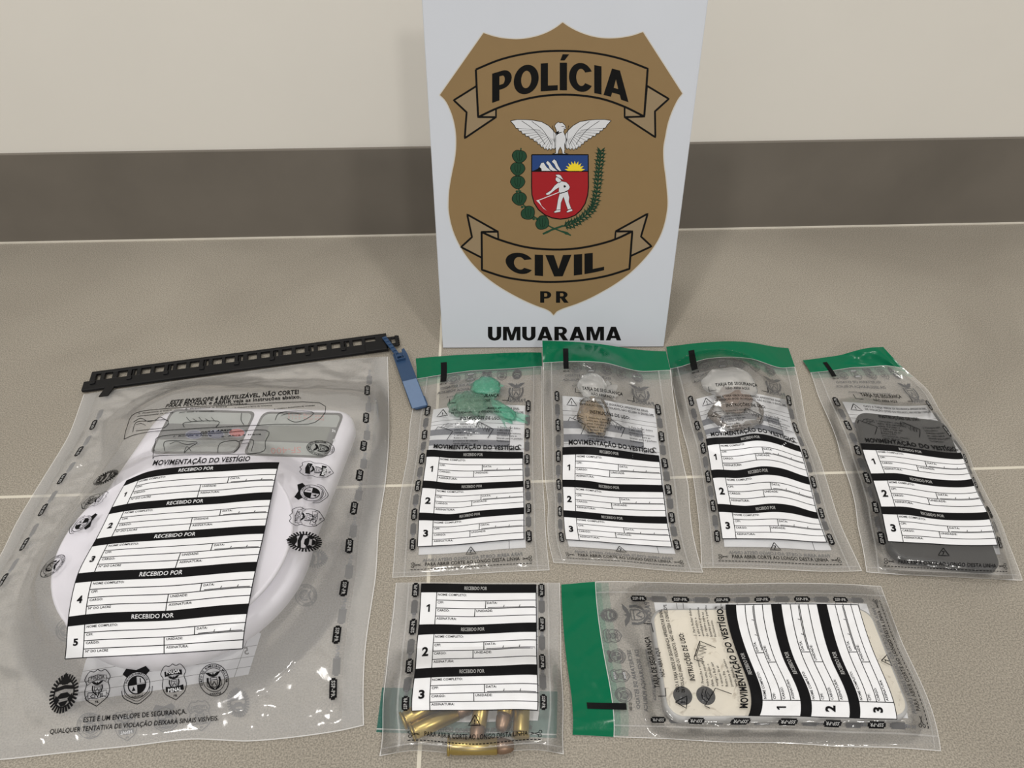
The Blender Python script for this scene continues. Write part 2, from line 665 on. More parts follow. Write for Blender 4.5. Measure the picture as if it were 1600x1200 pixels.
T_ = 0.255
LETTERS = {
    'I': (0.255, [([(0, 0), (T_, 0), (T_, 1), (0, 1)], [])]),
    'L': (0.60, [([(0, 0), (0.60, 0), (0.60, 0.185), (T_, 0.185), (T_, 1), (0, 1)], [])]),
    'V': (0.80, [([(0.27, 0), (0.53, 0), (0.80, 1), (0.54, 1), (0.40, 0.36), (0.26, 1), (0, 1)], [])]),
    'A': (0.88, [([(0, 0), (0.26, 0), (0.305, 0.16), (0.575, 0.16), (0.62, 0), (0.88, 0), (0.58, 1), (0.30, 1)], [[(0.36, 0.34), (0.52, 0.34), (0.44, 0.66)]])]),
    'M': (1.0, [([(0, 0), (0.225, 0), (0.225, 0.70), (0.40, 0), (0.60, 0), (0.775, 0.70), (0.775, 0), (1.0, 0), (1.0, 1), (0.66, 1), (0.50, 0.40), (0.34, 1), (0, 1)], [])]),
    'U': (0.76, [([(0, 1), (0, 0.36)] + _arc(0.38, 0.36, 0.38, 0.375, 180, 360) + [(0.76, 1), (0.505, 1), (0.505, 0.36)] + _arc(0.38, 0.36, 0.125, 0.17, 360, 180) + [(T_, 1)], [])]),
    'P': (0.69, [([(0, 0), (T_, 0), (T_, 0.365), (0.38, 0.365)] + _arc(0.37, 0.6825, 0.32, 0.3175, -90, 90) + [(0, 1)], [[(T_, 0.53), (0.35, 0.53)] + _arc(0.36, 0.68, 0.085, 0.15, -80, 80) + [(0.35, 0.83), (T_, 0.83)]])]),
    'R': (0.76, [([(0, 0), (T_, 0), (T_, 0.40), (0.30, 0.38), (0.50, 0), (0.79, 0), (0.56, 0.42)] + _arc(0.40, 0.70, 0.32, 0.30, -55, 90) + [(0, 1)], [[(T_, 0.555), (0.38, 0.555)] + _arc(0.39, 0.692, 0.085, 0.137, -80, 80) + [(0.38, 0.83), (T_, 0.83)]])]),
    'O': (0.88, [(_arc(0.44, 0.5, 0.44, 0.52, 0, 350, 35), [_arc(0.44, 0.5, 0.18, 0.31, 0, 350, 35)])]),
    'C': (0.82, [(_arc(0.43, 0.5, 0.43, 0.52, 30, 330, 30) + _arc(0.43, 0.5, 0.175, 0.31, 322, 38, 26), [])]),
}
LETTERS['Í'] = (0.255, LETTERS['I'][1] + [([(0.02, 1.08), (0.17, 1.08), (0.33, 1.30), (0.10, 1.30)], [])])


def capitals(t, gap=0.07):
    """points (n x 2) and triangles of a word in the sign's capitals, with its width"""
    V, F, x = [], [], 0.0
    for ch in t:
        if ch == ' ':
            x += 0.32
            continue
        adv, parts = LETTERS[ch]
        for out, holes in parts:
            rings = []
            for r in [out] + holes:
                d = []
                for a, b in zip(r, r[1:] + r[:1]):
                    n = max(1, int(math.hypot(b[0] - a[0], b[1] - a[1]) / 0.25))
                    d += [(a[0] + (b[0] - a[0]) * i / n, a[1] + (b[1] - a[1]) * i / n) for i in range(n)]
                rings.append([Vector((p[0] + x, p[1], 0)) for p in d])
            b0 = len(V)
            tr = geometry.tessellate_polygon(rings)
            V += [(p.x, p.y) for r in rings for p in r]
            F += [tuple(b0 + i for i in q) for q in tr]
        x += adv + gap
    return np.array(V), F, x - gap


class Board(Plane):
    """the face of the board; u, v are photograph pixels carried onto its plane"""

    def P(s, uv, dz):
        uv = np.asarray(uv, float)
        d = FW[None] + np.outer((uv[:, 0] - 800) / FPX, RT) - np.outer((uv[:, 1] - 600) / FPX, UP)
        o = BO + BN * dz / 1000
        k = ((o - EYE) @ BN) / (d @ BN)
        return EYE + d * k[:, None]

    def arch(s, mb, t, x0, x1, base, top, mat, dz, gap=0.07):
        g, f, wd = capitals(t, gap)
        X = x0 + g[:, 0] / wd * (x1 - x0)
        y = g[:, 1]
        yb, yt = base(X), top(X)
        mb.add(s.P(np.stack([X, yb + (yt - yb) * y], 1), dz), f, mat)


def z1(p):
    return [(640 + x * 0.3, y * 0.3) for x, y in p]


def z2(p):
    return [(640 + x * 0.3, 300 + y * 0.3) for x, y in p]


def z3(p):
    return [(780 + x * 0.175, 170 + y * 0.175) for x, y in p]


def curve(pts, n=8, closed=False):
    """Catmull-Rom through points"""
    p = [np.array(q, float) for q in pts]
    out = []
    m = len(p)
    for i in range(m if closed else m - 1):
        a, b, c, d = (p[(i + k) % m] if closed else p[min(max(i + k, 0), m - 1)] for k in (-1, 0, 1, 2))
        for t in np.linspace(0, 1, n, endpoint=False):
            out.append(0.5 * (2 * b + (c - a) * t + (2 * a - 5 * b + 4 * c - d) * t * t + (3 * b - a - 3 * c + d) * t ** 3))
    if not closed:
        out.append(p[-1])
    return [tuple(q) for q in out]


board = thing('police_sign_board', 'white upright sign board with tan police shield badge, leaning back before the wall', 'sign', tuple(BO))
A = Board()
mb = MB()
box(mb, BO + BV * BHGT / 2 - BN * BTHK / 2, (BWID, BHGT, BTHK), plain('white_board_laminate', srgb(208, 213, 222), 0.42, noise=(25, 0.02), bump=(60, 0.06, 0.001)), (BU, BV, BN))
bevel(mb.build('panel', board), 0.0008)
# easel leg behind the panel
mb = MB()
ltop = BO + BV * 0.24 - BN * (BTHK + 0.0004)
lbot = np.array([ltop[0], BO[1] + 0.15, 0.002])
dv = ltop - lbot
ll = np.linalg.norm(dv)
dv /= ll
box(mb, (ltop + lbot) / 2 + np.array([0, 0.003, 0]), (0.06, ll - 0.006, 0.003), plain('brown_hardboard', (0.2, 0.12, 0.07), 0.7, noise=(80, 0.2)), (BU, dv, np.cross(BU, dv)))
mb.build('easel_leg', board)

TAN = plain('tan_vinyl', srgb(140, 115, 77), 0.45, noise=(90, 0.03))
TAN2 = plain('grey_tan_vinyl', srgb(146, 127, 98), 0.45)
VINK = plain('black_vinyl', (0.006, 0.006, 0.006), 0.5, spec=0.12)
VWHITE = plain('white_vinyl', srgb(216, 218, 222), 0.42)
VGREEN = plain('dark_green_vinyl', srgb(9, 62, 38), 0.42)
VBLUE = plain('blue_vinyl', srgb(24, 62, 124), 0.42)
VRED = plain('red_vinyl', srgb(160, 10, 24), 0.42)
VYEL = plain('yellow_vinyl', srgb(240, 215, 40), 0.42)
VLINE = plain('pale_vinyl_outline', srgb(205, 200, 190), 0.45)

left = z1([(158, 495), (185, 522), (207, 562), (228, 620), (241, 690), (243, 760), (236, 830), (220, 910), (207, 990), (203, 1070)]) + \
    z2([(206, 110), (215, 160), (232, 215), (257, 270), (290, 325), (335, 382), (395, 440), (460, 488), (530, 530), (600, 566), (660, 592), (710, 610), (735, 624)])
right = z1([(1420, 487), (1395, 520), (1368, 575), (1345, 640), (1331, 710), (1321, 770), (1322, 840), (1332, 920), (1340, 1000), (1343, 1060)]) + \
    z2([(1338, 110), (1328, 160), (1312, 210), (1288, 260), (1250, 315), (1200, 372), (1140, 428), (1075, 476), (1010, 515), (940, 552), (870, 582), (800, 606), (766, 622)])
outline = curve(z1([(797, 117), (760, 145), (710, 172), (650, 192), (575, 204), (500, 201), (440, 190), (385, 172)]), 4) + curve(left, 4) + z2([(750, 641)]) + \
    curve(right, 4)[::-1] + curve(z1([(1215, 167), (1160, 186), (1090, 198), (1020, 200), (950, 190), (880, 166), (830, 140), (797, 117)]), 4)[:-1]
mb = MB()
A.line(mb, outline, 3.2, VLINE, 0.06, closed=True)
A.poly(mb, outline, TAN, 0.10)


def par(x0, y0, k, xs):
    return [(x, y0 + k * ((x - x0) / 350.0) ** 2) for x in xs]


def banner(body, tails, folds, conv):
    for q in tails:
        A.poly(mb, conv(q), TAN2, 0.14)
        A.line(mb, conv(q), 3.0, VINK, 0.20, closed=True)
    for q in folds:
        A.poly(mb, conv(q), TAN2, 0.16)
        A.line(mb, conv(q), 2.6, VINK, 0.22, closed=True)
    A.poly(mb, conv(body), TAN, 0.24)
    A.line(mb, conv(body), 3.2, VINK, 0.30, closed=True)


top1 = curve([(345, 362), (480, 308), (640, 274), (795, 265), (950, 275), (1100, 306), (1240, 358)], 5)
low1 = curve([(1222, 607), (1120, 556), (1010, 517), (900, 498), (795, 493), (690, 500), (580, 522), (460, 562), (357, 610)], 5)
banner(top1 + low1,
       [[(350, 447), (230, 522), (297, 585), (287, 720), (450, 610), (357, 610)], [(1236, 447), (1350, 515), (1278, 580), (1280, 715), (1120, 610), (1222, 607)]],
       [[(357, 608), (450, 612), (450, 560)], [(1222, 605), (1120, 612), (1120, 556)]], z1)
top2 = curve([(375, 208), (460, 246), (600, 286), (750, 300), (900, 290), (1050, 254), (1160, 205)], 5)
low2 = curve([(1145, 400), (1030, 436), (900, 459), (760, 468), (640, 464), (500, 444), (377, 405)], 5)
banner(top2 + low2,
       [[(460, 207), (300, 117), (325, 235), (268, 287), (377, 343), (375, 208)], [(1073, 205), (1240, 113), (1205, 232), (1260, 283), (1148, 335), (1160, 205)]],
       [[(375, 208), (460, 205), (462, 247)], [(1160, 205), (1073, 207), (1070, 248)]], z2)
mb.build('shield_badge', board)

mb = MB()
PX = lambda X: 640 + X * 0.3
A.arch(mb, 'POLÍCIA', PX(430), PX(1140), lambda x: (470 + 64 * (((x - 640) / 0.3 - 790) / 355) ** 2) * 0.3, lambda x: (326 + 56 * (((x - 640) / 0.3 - 790) / 355) ** 2) * 0.3, VINK, 0.36)
mb.build('lettering', board)
mb = MB()
A.arch(mb, 'CIVIL', PX(500), PX(1013), lambda x: 300 + (440 - 32 * (((x - 640) / 0.3 - 755) / 255) ** 2) * 0.3, lambda x: 300 + (329 - 20 * (((x - 640) / 0.3 - 755) / 255) ** 2) * 0.3, VINK, 0.36)
mb.build('lettering', board)
mb = MB()
A.arch(mb, 'PR', PX(680), PX(826), lambda x: 300 + 577 * 0.3 + 0 * x, lambda x: 300 + 517 * 0.3 + 0 * x, VINK, 0.16, 0.30)
mb.build('lettering', board)
mb = MB()
A.arch(mb, 'UMUARAMA', PX(408), PX(1102), lambda x: 300 + 773 * 0.3 + 0 * x, lambda x: 300 + 702 * 0.3 + 0 * x, VINK, 0.10, 0.10)
mb.build('lettering', board)

# ---- coat of arms
mb = MB()
# wreath: pine cones on the left, spiky branch on the right
cones = [(180, 425, 8), (165, 535, 4), (165, 655, 0), (180, 803, -10), (258, 930, -40), (386, 1017, -60)]
A.line(mb, z3([(195, 350)] + [(c[0] + 4, c[1]) for c in cones] + [(470, 1060), (640, 1130)]), 2.2, VGREEN, 0.16)
for x, y, a in cones:
    pts = []
    for t in np.linspace(0, 2 * math.pi, 24, endpoint=False):
        r = 1.0 - 0.16 * math.exp(-((t - 1.5 * math.pi) / 0.3) ** 2)
        p = (66 * math.cos(t) * r * (1.0 - 0.22 * max(0, math.sin(t))), 60 * math.sin(t) * r)
        ca, sa = math.cos(math.radians(a)), math.sin(math.radians(a))
        pts.append((x + p[0] * ca - p[1] * sa, y + p[0] * sa + p[1] * ca))
    A.poly(mb, z3(pts), VGREEN, 0.20)
    A.line(mb, z3(pts), 0.8, VINK, 0.24, closed=True)
    for k in (-26, 0, 26):
        A.line(mb, z3([(x + k * 0.9, y - 38), (x + k, y), (x + k * 0.4, y + 42)]), 0.5, VINK, 0.25)
for (x, y, _), (x2, y2, _) in zip(cones, cones[1:]):
    for s in (-1, 1):
        A.disc(mb, *z3([((x + x2) / 2 + 14 * s, (y + y2) / 2 + 10)])[0], 2.2, VGREEN, 0.18, n=8)
branch = curve(z3([(560, 1050), (640, 1030), (720, 990), (800, 925), (845, 860), (868, 760), (882, 650), (890, 550), (902, 450), (908, 370)]), 3)
A.line(mb, branch, 2.4, VGREEN, 0.18)
A.line(mb, z3([(390, 1118), (470, 1080), (570, 1045)]), 3, VGREEN, 0.17)
A.poly(mb, z3([(388, 1118), (420, 1092), (475, 1085), (430, 1112)]), VGREEN, 0.19)
A.poly(mb, z3([(645, 1131), (610, 1100), (560, 1088), (590, 1122)]), VGREEN, 0.19)
for i in range(1, len(branch) - 1):
    a, b = np.array(branch[i - 1]), np.array(branch[i + 1])
    t = (b - a) / np.linalg.norm(b - a)
    n = np.array([-t[1], t[0]])
    q = np.array(branch[i])
    for sgn in (-1, 1):
        for kk, (fw, sd) in enumerate(((8.5, 6.5), (4.0, 9.0))):
            e = q + t * fw + n * sgn * sd * (0.85 + 0.3 * ((i * 7 + kk * 3) % 5) / 5)
            o_ = q + t * 2.2 * kk
            m_ = (o_ + e) / 2
            w_ = np.array([-(e - o_)[1], (e - o_)[0]]) * 0.16
            A.poly(mb, [tuple(o_ - t * 1.2), tuple(m_ - w_), tuple(e), tuple(m_ + w_), tuple(o_ + t * 1.2)], VGREEN, 0.20 + 0.03 * kk)
            A.line(mb, [tuple(o_), tuple(e)], 0.4, VINK, 0.27)
# shield
sh = [(290, 410), (795, 410), (797, 700), (790, 770), (768, 845), (730, 905), (680, 950), (615, 976), (545, 985), (470, 974), (405, 945), (350, 900), (312, 840), (292, 765), (289, 690)]
A.poly(mb, z3(sh), VRED, 0.20)
A.poly(mb, z3([(290, 410), (795, 410), (795, 557), (290, 557)]), VBLUE, 0.24)
A.line(mb, z3(sh), 1.6, VINK, 0.30, closed=True)
A.line(mb, z3([(290, 558), (795, 558)]), 1.5, VINK, 0.30)
A.poly(mb, z3([(300, 556), (345, 535), (372, 500), (400, 540), (420, 556)]), VINK, 0.27)
for q in ([(358, 520), (374, 484), (396, 478), (424, 520), (466, 556), (378, 556), (376, 535)], [(416, 482), (432, 464), (452, 480), (480, 520), (522, 556), (476, 556), (450, 540), (440, 510)],
          [(468, 472), (490, 450), (510, 464), (524, 500), (556, 556), (536, 556), (508, 530), (492, 496)]):
    A.poly(mb, z3(q), VWHITE, 0.30)
    A.line(mb, z3(q), 0.6, VINK, 0.32, closed=True)
ray = []
for i in range(19):
    t = math.pi * (1 - i / 18)
    r = (60, 92)[i % 2]
    ray.append((675 + r * math.cos(t), 556 - r * math.sin(t)))
A.poly(mb, z3(ray), VYEL, 0.30)
# harvester with scythe
A.line(mb, z3([(338, 822), (535, 745)]), 1.2, VWHITE, 0.27)
A.poly(mb, z3([(330, 818), (352, 812), (362, 830), (380, 868), (424, 910), (392, 888), (362, 850)]), VWHITE, 0.28)
for q in ([(502, 588), (528, 586), (548, 592), (560, 612), (576, 637), (545, 624), (512, 604)],
          [(504, 616), (516, 608), (545, 626), (556, 646), (540, 660), (520, 656), (502, 636)],
          [(520, 664), (556, 646), (600, 656), (622, 678), (632, 700), (622, 722), (575, 748), (545, 760), (530, 738), (534, 702), (500, 724), (448, 766), (424, 772), (416, 758), (462, 728), (494, 686)],
          [(540, 752), (612, 736), (626, 790), (622, 830), (644, 892), (612, 900), (588, 830), (574, 786), (552, 840), (548, 900), (510, 902), (524, 812)],
          [(484, 922), (512, 904), (548, 902), (546, 920), (500, 929)], [(596, 920), (622, 902), (650, 894), (656, 910), (612, 927)]):
    A.poly(mb, z3(q), VWHITE, 0.31)
    A.line(mb, z3(q), 0.55, VINK, 0.33, closed=True)
A.line(mb, z3([(512, 606), (574, 637)]), 0.8, VINK, 0.34)
A.poly(mb, z3([(578, 680), (598, 690), (588, 704), (574, 700)]), VINK, 0.34)
A.line(mb, z3([(545, 755), (606, 740)]), 0.6, VINK, 0.34)
# eagle
lw = [(100, 108), (160, 96), (240, 97), (310, 103), (380, 117), (440, 150), (478, 188), (505, 222), (512, 290), (503, 345), (492, 364), (478, 352), (462, 370), (448, 354), (432, 372), (420, 354), (404, 364), (394, 340), (374, 344),
      (366, 318), (346, 318), (338, 294), (312, 290), (304, 270), (276, 268), (266, 248), (238, 246), (232, 226), (206, 222), (198, 202), (176, 196), (168, 176), (148, 172), (136, 148)]
rw = [(1000, 106), (940, 95), (860, 96), (790, 103), (720, 115), (660, 150), (620, 188), (592, 224), (586, 290), (594, 345), (606, 362), (620, 350), (636, 368), (650, 352), (666, 370), (678, 352), (694, 362), (704, 338), (724, 342),
      (732, 318), (752, 316), (760, 292), (786, 288), (794, 268), (820, 266), (830, 246), (858, 244), (866, 224), (892, 220), (900, 200), (922, 194), (930, 174), (950, 170), (962, 146)]
for q in (lw, rw):
    A.poly(mb, z3(q), VWHITE, 0.30)
    A.line(mb, z3(q), 0.9, VINK, 0.33, closed=True)
for q, hub in ((lw, (500, 215)), (rw, (596, 215))):
    for p in q[10::2]:
        e = (p[0] + (hub[0] - p[0]) * 0.62, p[1] + (hub[1] - p[1]) * 0.62 - 8)
        A.line(mb, z3([p, e]), 0.45, VINK, 0.34)
    s = 1 if q is rw else -1
    for c0 in ([(hub[0] + s * 24, 150), (hub[0] + s * 14, 215), (hub[0] + s * 6, 300)], [(hub[0] + s * 210, 112), (hub[0] + s * 120, 180), (hub[0] + s * 70, 250), (hub[0] + s * 30, 320)], [(hub[0] + s * 300, 108), (hub[0] + s * 200, 178), (hub[0] + s * 130, 255), (hub[0] + s * 90, 320)]):
        A.line(mb, curve(z3(c0), 5), 0.7, VINK, 0.35)
body = [(512, 196), (494, 152), (506, 134), (526, 118), (546, 126), (562, 122), (590, 150), (598, 180), (584, 178), (574, 205), (590, 240), (597, 280), (584, 320), (586, 366), (580, 392), (612, 404), (566, 402), (560, 372), (546, 340),
        (530, 372), (524, 402), (474, 404), (506, 392), (502, 330), (504, 282), (504, 232)]
A.poly(mb, z3(body), VWHITE, 0.36)
A.line(mb, z3(body), 0.8, VINK, 0.38, closed=True)
A.poly(mb, z3([(510, 206), (535, 196), (530, 212), (566, 204), (552, 214), (524, 226), (510, 240)]), VINK, 0.40)
A.line(mb, z3([(556, 158), (572, 156), (596, 170)]), 0.7, VINK, 0.40)
A.line(mb, z3([(572, 178), (596, 180)]), 0.7, VINK, 0.40)
A.line(mb, z3([(474, 404), (616, 404)]), 1.3, VINK, 0.39)
mb.build('coat_of_arms', board)
# ------------------------------------------------------------------ printing shared by the security envelopes
def numeral(S, mb, n, u, v, h, mat, dz):
    if n == 1:                                      # a one with its flag
        S.poly(mb, [(u + x * h, v - y * h) for x, y in ((-0.02, 0), (0.17, 0), (0.17, 1), (0.02, 1), (-0.24, 0.80), (-0.24, 0.63), (-0.02, 0.74))], mat, dz)
    else:
        S.text(mb, str(n), u, v, h, mat, dz, align='c', bold=0.04, res=4)


def form(S, mb, u0, u1, v0, n, pitch, barh, big=False, dz=0.25, numw=0.135, th=1.0):
    W = u1 - u0
    S.rect(mb, u0, v0, u1, v0 + n * pitch, WHITE, dz)
    un = u0 + numw * W
    lw = 0.5 * th
    for k in range(n):
        a = v0 + k * pitch
        S.rect(mb, u0, a, u1, a + barh, INK, dz + 0.14, 1.7)
        S.text(mb, 'RECEBIDO POR', (u0 + u1) / 2 - 0.02 * W, a + barh * (0.70 if big else 0.66), barh * (0.42 if big else 0.36), BACKWHITE if big else TAGGREY, dz + 0.3, w=W * (0.235 if big else 0.2), align='c', bold=0.012)
        rh = (pitch - barh) / 4
        r = [a + barh + rh * i for i in range(5)]
        for q in r[1:4]:
            S.line(mb, [(un, q), (u1, q)], lw, INK, dz + 0.12)
        S.line(mb, [(un, r[0]), (un, r[4])], lw, INK, dz + 0.12)
        d1, d2 = (0.72, 0.55) if big else (0.577, 0.49)
        S.line(mb, [(u0 + d1 * W, r[1]), (u0 + d1 * W, r[2])], lw, INK, dz + 0.12)
        S.line(mb, [(u0 + d2 * W, r[2]), (u0 + d2 * W, r[4 if big else 3])], lw, INK, dz + 0.12)
        numeral(S, mb, k + 1, u0 + numw * W * 0.52, a + barh + (pitch - barh) * 0.62, (pitch - barh) * (0.2 if big else 0.24), INK, dz + 0.32)
        h = rh * 0.27
        g = 0.012 * W
        S.text(mb, 'NOME COMPLETO:', un + g, r[0] + rh * 0.42, h, INK, dz + 0.15, bold=0.02)
        S.text(mb, 'CPF:', un + g, r[1] + rh * 0.42, h, INK, dz + 0.15, bold=0.02)
        S.text(mb, 'CARGO:', un + g, r[2] + rh * 0.42, h, INK, dz + 0.15, bold=0.02)
        S.text(mb, 'Nº DO LACRE' if big else 'ASSINATURA:', un + g, r[3] + rh * 0.42, h, INK, dz + 0.15, bold=0.02)
        S.text(mb, 'DATA:', u0 + d1 * W + g, r[1] + rh * 0.42, h, INK, dz + 0.15, bold=0.02)
        S.text(mb, 'UNIDADE:', u0 + d2 * W + g, r[2] + rh * 0.42, h, INK, dz + 0.15, bold=0.02)
        if big:
            S.text(mb, 'ASSINATURA:', u0 + d2 * W + g, r[3] + rh * 0.42, h, INK, dz + 0.15, bold=0.02)
        S.line(mb, [(u0 + (d1 + 0.02) * W, r[2] - rh * 0.13), (u1 - 0.012 * W, r[2] - rh * 0.13)], lw * 0.9, INK, dz + 0.13)
        for f in ((0.83, 0.92) if big else (0.73, 0.86)):
            S.line(mb, [(u0 + f * W - 0.2, r[2] - rh * 0.1), (u0 + f * W + 0.35, r[2] - rh * 0.42)], lw * 0.8, INK, dz + 0.14)
    v1 = v0 + n * pitch
    for q in ([(u0, v0), (u0, v1)], [(u1, v0), (u1, v1)], [(u0, v1), (u1, v1)]):
        S.line(mb, q, lw, INK, dz + 0.12)


def mark(S, mb, u, v, length, width, ink=INK, mirror=False, flip=False, dz=0.3):
    """one SSP-PR tag along the side of a bag"""
    c = width * 0.22
    S.rect(mb, u - width / 2, v + c, u + width / 2, v + length - c, ink, dz, 1.5)
    S.rect(mb, u - width / 2 + c, v, u + width / 2 - c, v + length, ink, dz + 0.02, 1.5)
    S.text(mb, 'SSP-PR', u + (-width * 0.24 if flip else width * 0.24), v + (length * 0.12 if flip else length * 0.88), width * 0.48, TAGGREY if ink is INK else BANDGREY, dz + 0.16, w=length * 0.76, rot=(90 if flip else -90), mirror=mirror, bold=0.02, res=1)


def badge(S, mb, kind, u, v, r, ink=INK, dz=0.35, mirror=1, lines=0.34):
    """five small line-art crests printed along the envelopes"""
    m = mirror
    q = lambda pts: [(u + m * x * r, v + y * r) for x, y in pts]
    if kind == 0:                                   # oval with rays
        for i in range(30):
            t = 2 * math.pi * i / 30
            S.line(mb, q([(0.60 * math.cos(t), 0.80 * math.sin(t)), (0.88 * math.cos(t), 1.14 * math.sin(t))]), r * 0.115, ink, dz)
        S.ring(mb, u, v, r * 0.6, lines * 1.8, ink, dz, ry=r * 0.8)
        for sx in (-1, 1):
            S.poly(mb, q([(sx * 0.5, 0.05), (sx * 0.24, 0.36), (sx * 0.36, 0.6), (sx * 0.54, 0.4)]), ink, dz + 0.03)
        S.poly(mb, q([(-0.5, -0.6), (0, -1.05), (0.5, -0.6), (0, -0.52)]), ink, dz + 0.04)
        S.poly(mb, q([(-0.34, -0.66), (0, -1.25), (0.34, -0.66), (0.16, -0.5), (-0.16, -0.5)]), ink, dz + 0.05)
        S.poly(mb, q([(-0.62, -0.36), (0, -0.48), (0.62, -0.36), (0.62, -0.14), (0, -0.24), (-0.62, -0.14)]), ink, dz + 0.04)
        S.poly(mb, q([(-0.46, 0.22), (-0.2, -0.02), (0.2, -0.02), (0.46, 0.22), (0.2, 0.3), (-0.2, 0.3)]), ink, dz + 0.04)
        S.poly(mb, q([(-0.3, 0.5), (0.3, 0.45), (0.12, 0.74), (-0.12, 0.74)]), ink, dz + 0.04)
    elif kind in (1, 3):                            # shield crest with two ribbons
        o = [(0, -1.2), (0.24, -1.05), (0.56, -1.1), (0.86, -0.62), (0.72, -0.3), (0.82, 0.2), (0.66, 0.7), (0.3, 0.98), (0, 1.18)]
        o = curve(o, 3) + [(-x, y) for x, y in curve(o, 3)[::-1][1:-1]]
        S.line(mb, q(o), lines, ink, dz, closed=True)
        for y0, t in ((-0.66, 'POLÍCIA'), (0.52, 'CIVIL' if kind == 1 else 'PENAL')):
            b = 0.10 if y0 < 0 else -0.10
            rb = [(-0.6, y0 - 0.16 + b), (0, y0 - 0.16), (0.6, y0 - 0.16 + b), (0.6, y0 + 0.18 + b), (0, y0 + 0.18), (-0.6, y0 + 0.18 + b)]
            if kind == 3:
                S.poly(mb, q(rb), ink, dz + 0.03)
            else:
                S.line(mb, q(rb), lines * 0.8, ink, dz + 0.03, closed=True)
                for sx in (-1, 1):
                    S.line(mb, q([(sx * 0.6, y0 + b), (sx * 0.78, y0 + 0.16 + b), (sx * 0.66, y0 + 0.34 + b), (sx * 0.45, y0 + 0.2 + b)]), lines * 0.7, ink, dz + 0.03)
            S.text(mb, t, u, v + (y0 + 0.12) * r, r * 0.23, ink if kind == 1 else BACKWHITE, dz + 0.08, w=r * 0.92, align='c', mirror=m < 0, bold=0.03, res=1)
        arms(S, mb, u, v + 0.02 * r, r * 0.42, ink, dz, m)
        S.text(mb, 'PR', u, v + 0.98 * r, r * 0.14, ink, dz + 0.05, align='c', mirror=m < 0, bold=0.03, res=1)
    elif kind == 2:                                 # disc of four quarters under a two-pointed top
        S.poly(mb, q([(-0.86, -0.78), (-0.62, -1.1), (0, -0.92), (0.62, -1.1), (0.86, -0.78), (0.6, -0.52), (0.3, -0.72), (0, -0.78), (-0.3, -0.72), (-0.6, -0.52)]), ink, dz)
        S.ring(mb, u, v, r * 0.80, lines, ink, dz)
        S.ring(mb, u, v, r * 0.54, lines * 1.6, ink, dz)
        for a0 in (math.pi, 0):
            S.poly(mb, q([(0, 0)] + [(0.54 * math.cos(a0 + t), 0.54 * math.sin(a0 + t)) for t in np.linspace(0, math.pi / 2, 8)]), ink, dz + 0.03)
        S.line(mb, q([(0.22, -0.38), (0.22, -0.1)]), lines * 1.5, ink, dz + 0.04)
        S.poly(mb, q([(-0.34, 0.34), (-0.22, 0.08), (-0.1, 0.34)]), ink, dz + 0.04)
        rib = curve([(-0.95, 0.22), (-0.86, 0.62), (-0.5, 0.9), (0, 1.14), (0.5, 0.9), (0.86, 0.62), (0.95, 0.22)], 3)
        S.line(mb, q(rib), lines, ink, dz)
        S.line(mb, q([(x * 0.84, y * 0.80 + 0.06) for x, y in rib]), lines * 0.7, ink, dz)
        ringtext(S, mb, 'POLÍCIA CIENTÍFICA', u, v, r * 0.62, r * 0.12, 200, 340, ink, dz + 0.05, m)
        S.text(mb, 'PARANÁ', u, v + 0.75 * r, r * 0.12, ink, dz + 0.05, align='c', mirror=m < 0, bold=0.02, res=1)
    else:                                           # ring of lettering round a crest
        S.ring(mb, u, v, r * 1.0, lines, ink, dz)
        S.ring(mb, u, v, r * 0.74, lines * 0.8, ink, dz)
        ringtext(S, mb, 'CORPO DE BOMBEIROS MILITAR', u, v, r * 0.80, r * 0.14, 165, 375, ink, dz + 0.05, m)
        S.text(mb, 'PARANÁ', u, v + 0.93 * r, r * 0.13, ink, dz + 0.05, align='c', mirror=m < 0, bold=0.02, res=1)
        arms(S, mb, u, v + 0.05 * r, r * 0.52, ink, dz, m)
        for sx in (-1, 1):
            S.line(mb, q([(sx * 0.45, -0.15), (sx * 0.5, 0.35), (sx * 0.2, 0.55), (0, 0.62)]), lines, ink, dz)


def ringtext(S, mb, t, u, v, r, h, a0, a1, ink, dz, m=1):
    n = len(t)
    for i, ch in enumerate(t):
        if ch == ' ':
            continue
        a = math.radians(a0 + (a1 - a0) * i / (n - 1))
        S.text(mb, ch, u + m * r * math.cos(a), v + r * math.sin(a), h, ink, dz, align='c', rot=m * (math.degrees(a) + 90), mirror=m < 0, bold=0.03, res=1)


def arms(S, mb, u, v, r, ink, dz, m=1):
    """small shield under a spread bird, between two sprays"""
    q = lambda pts: [(u + m * x * r, v + y * r) for x, y in pts]
    S.poly(mb, q([(-1.0, -1.0), (-0.5, -0.98), (-0.12, -0.72), (0, -0.98), (0.12, -0.72), (0.5, -0.98), (1.0, -1.0), (0.55, -0.58), (0.1, -0.42), (-0.1, -0.42), (-0.55, -0.58)]), ink, dz + 0.03)
    S.line(mb, q([(-0.44, -0.36), (0.44, -0.36), (0.44, 0.34), (0.26, 0.7), (0, 0.82), (-0.26, 0.7), (-0.44, 0.34)]), r * 0.09, ink, dz + 0.03, closed=True)
    S.line(mb, q([(-0.44, -0.1), (0.44, -0.1)]), r * 0.08, ink, dz + 0.03)
    S.line(mb, q([(-0.26, 0.5), (0.02, 0.1), (0.2, 0.55)]), r * 0.14, ink, dz + 0.03)
    for sx in (-1, 1):
        S.line(mb, q([(sx * 0.72, -0.4), (sx * 0.78, 0.1), (sx * 0.62, 0.6), (sx * 0.1, 1.05)]), r * 0.2, ink, dz + 0.03, step=1.0)


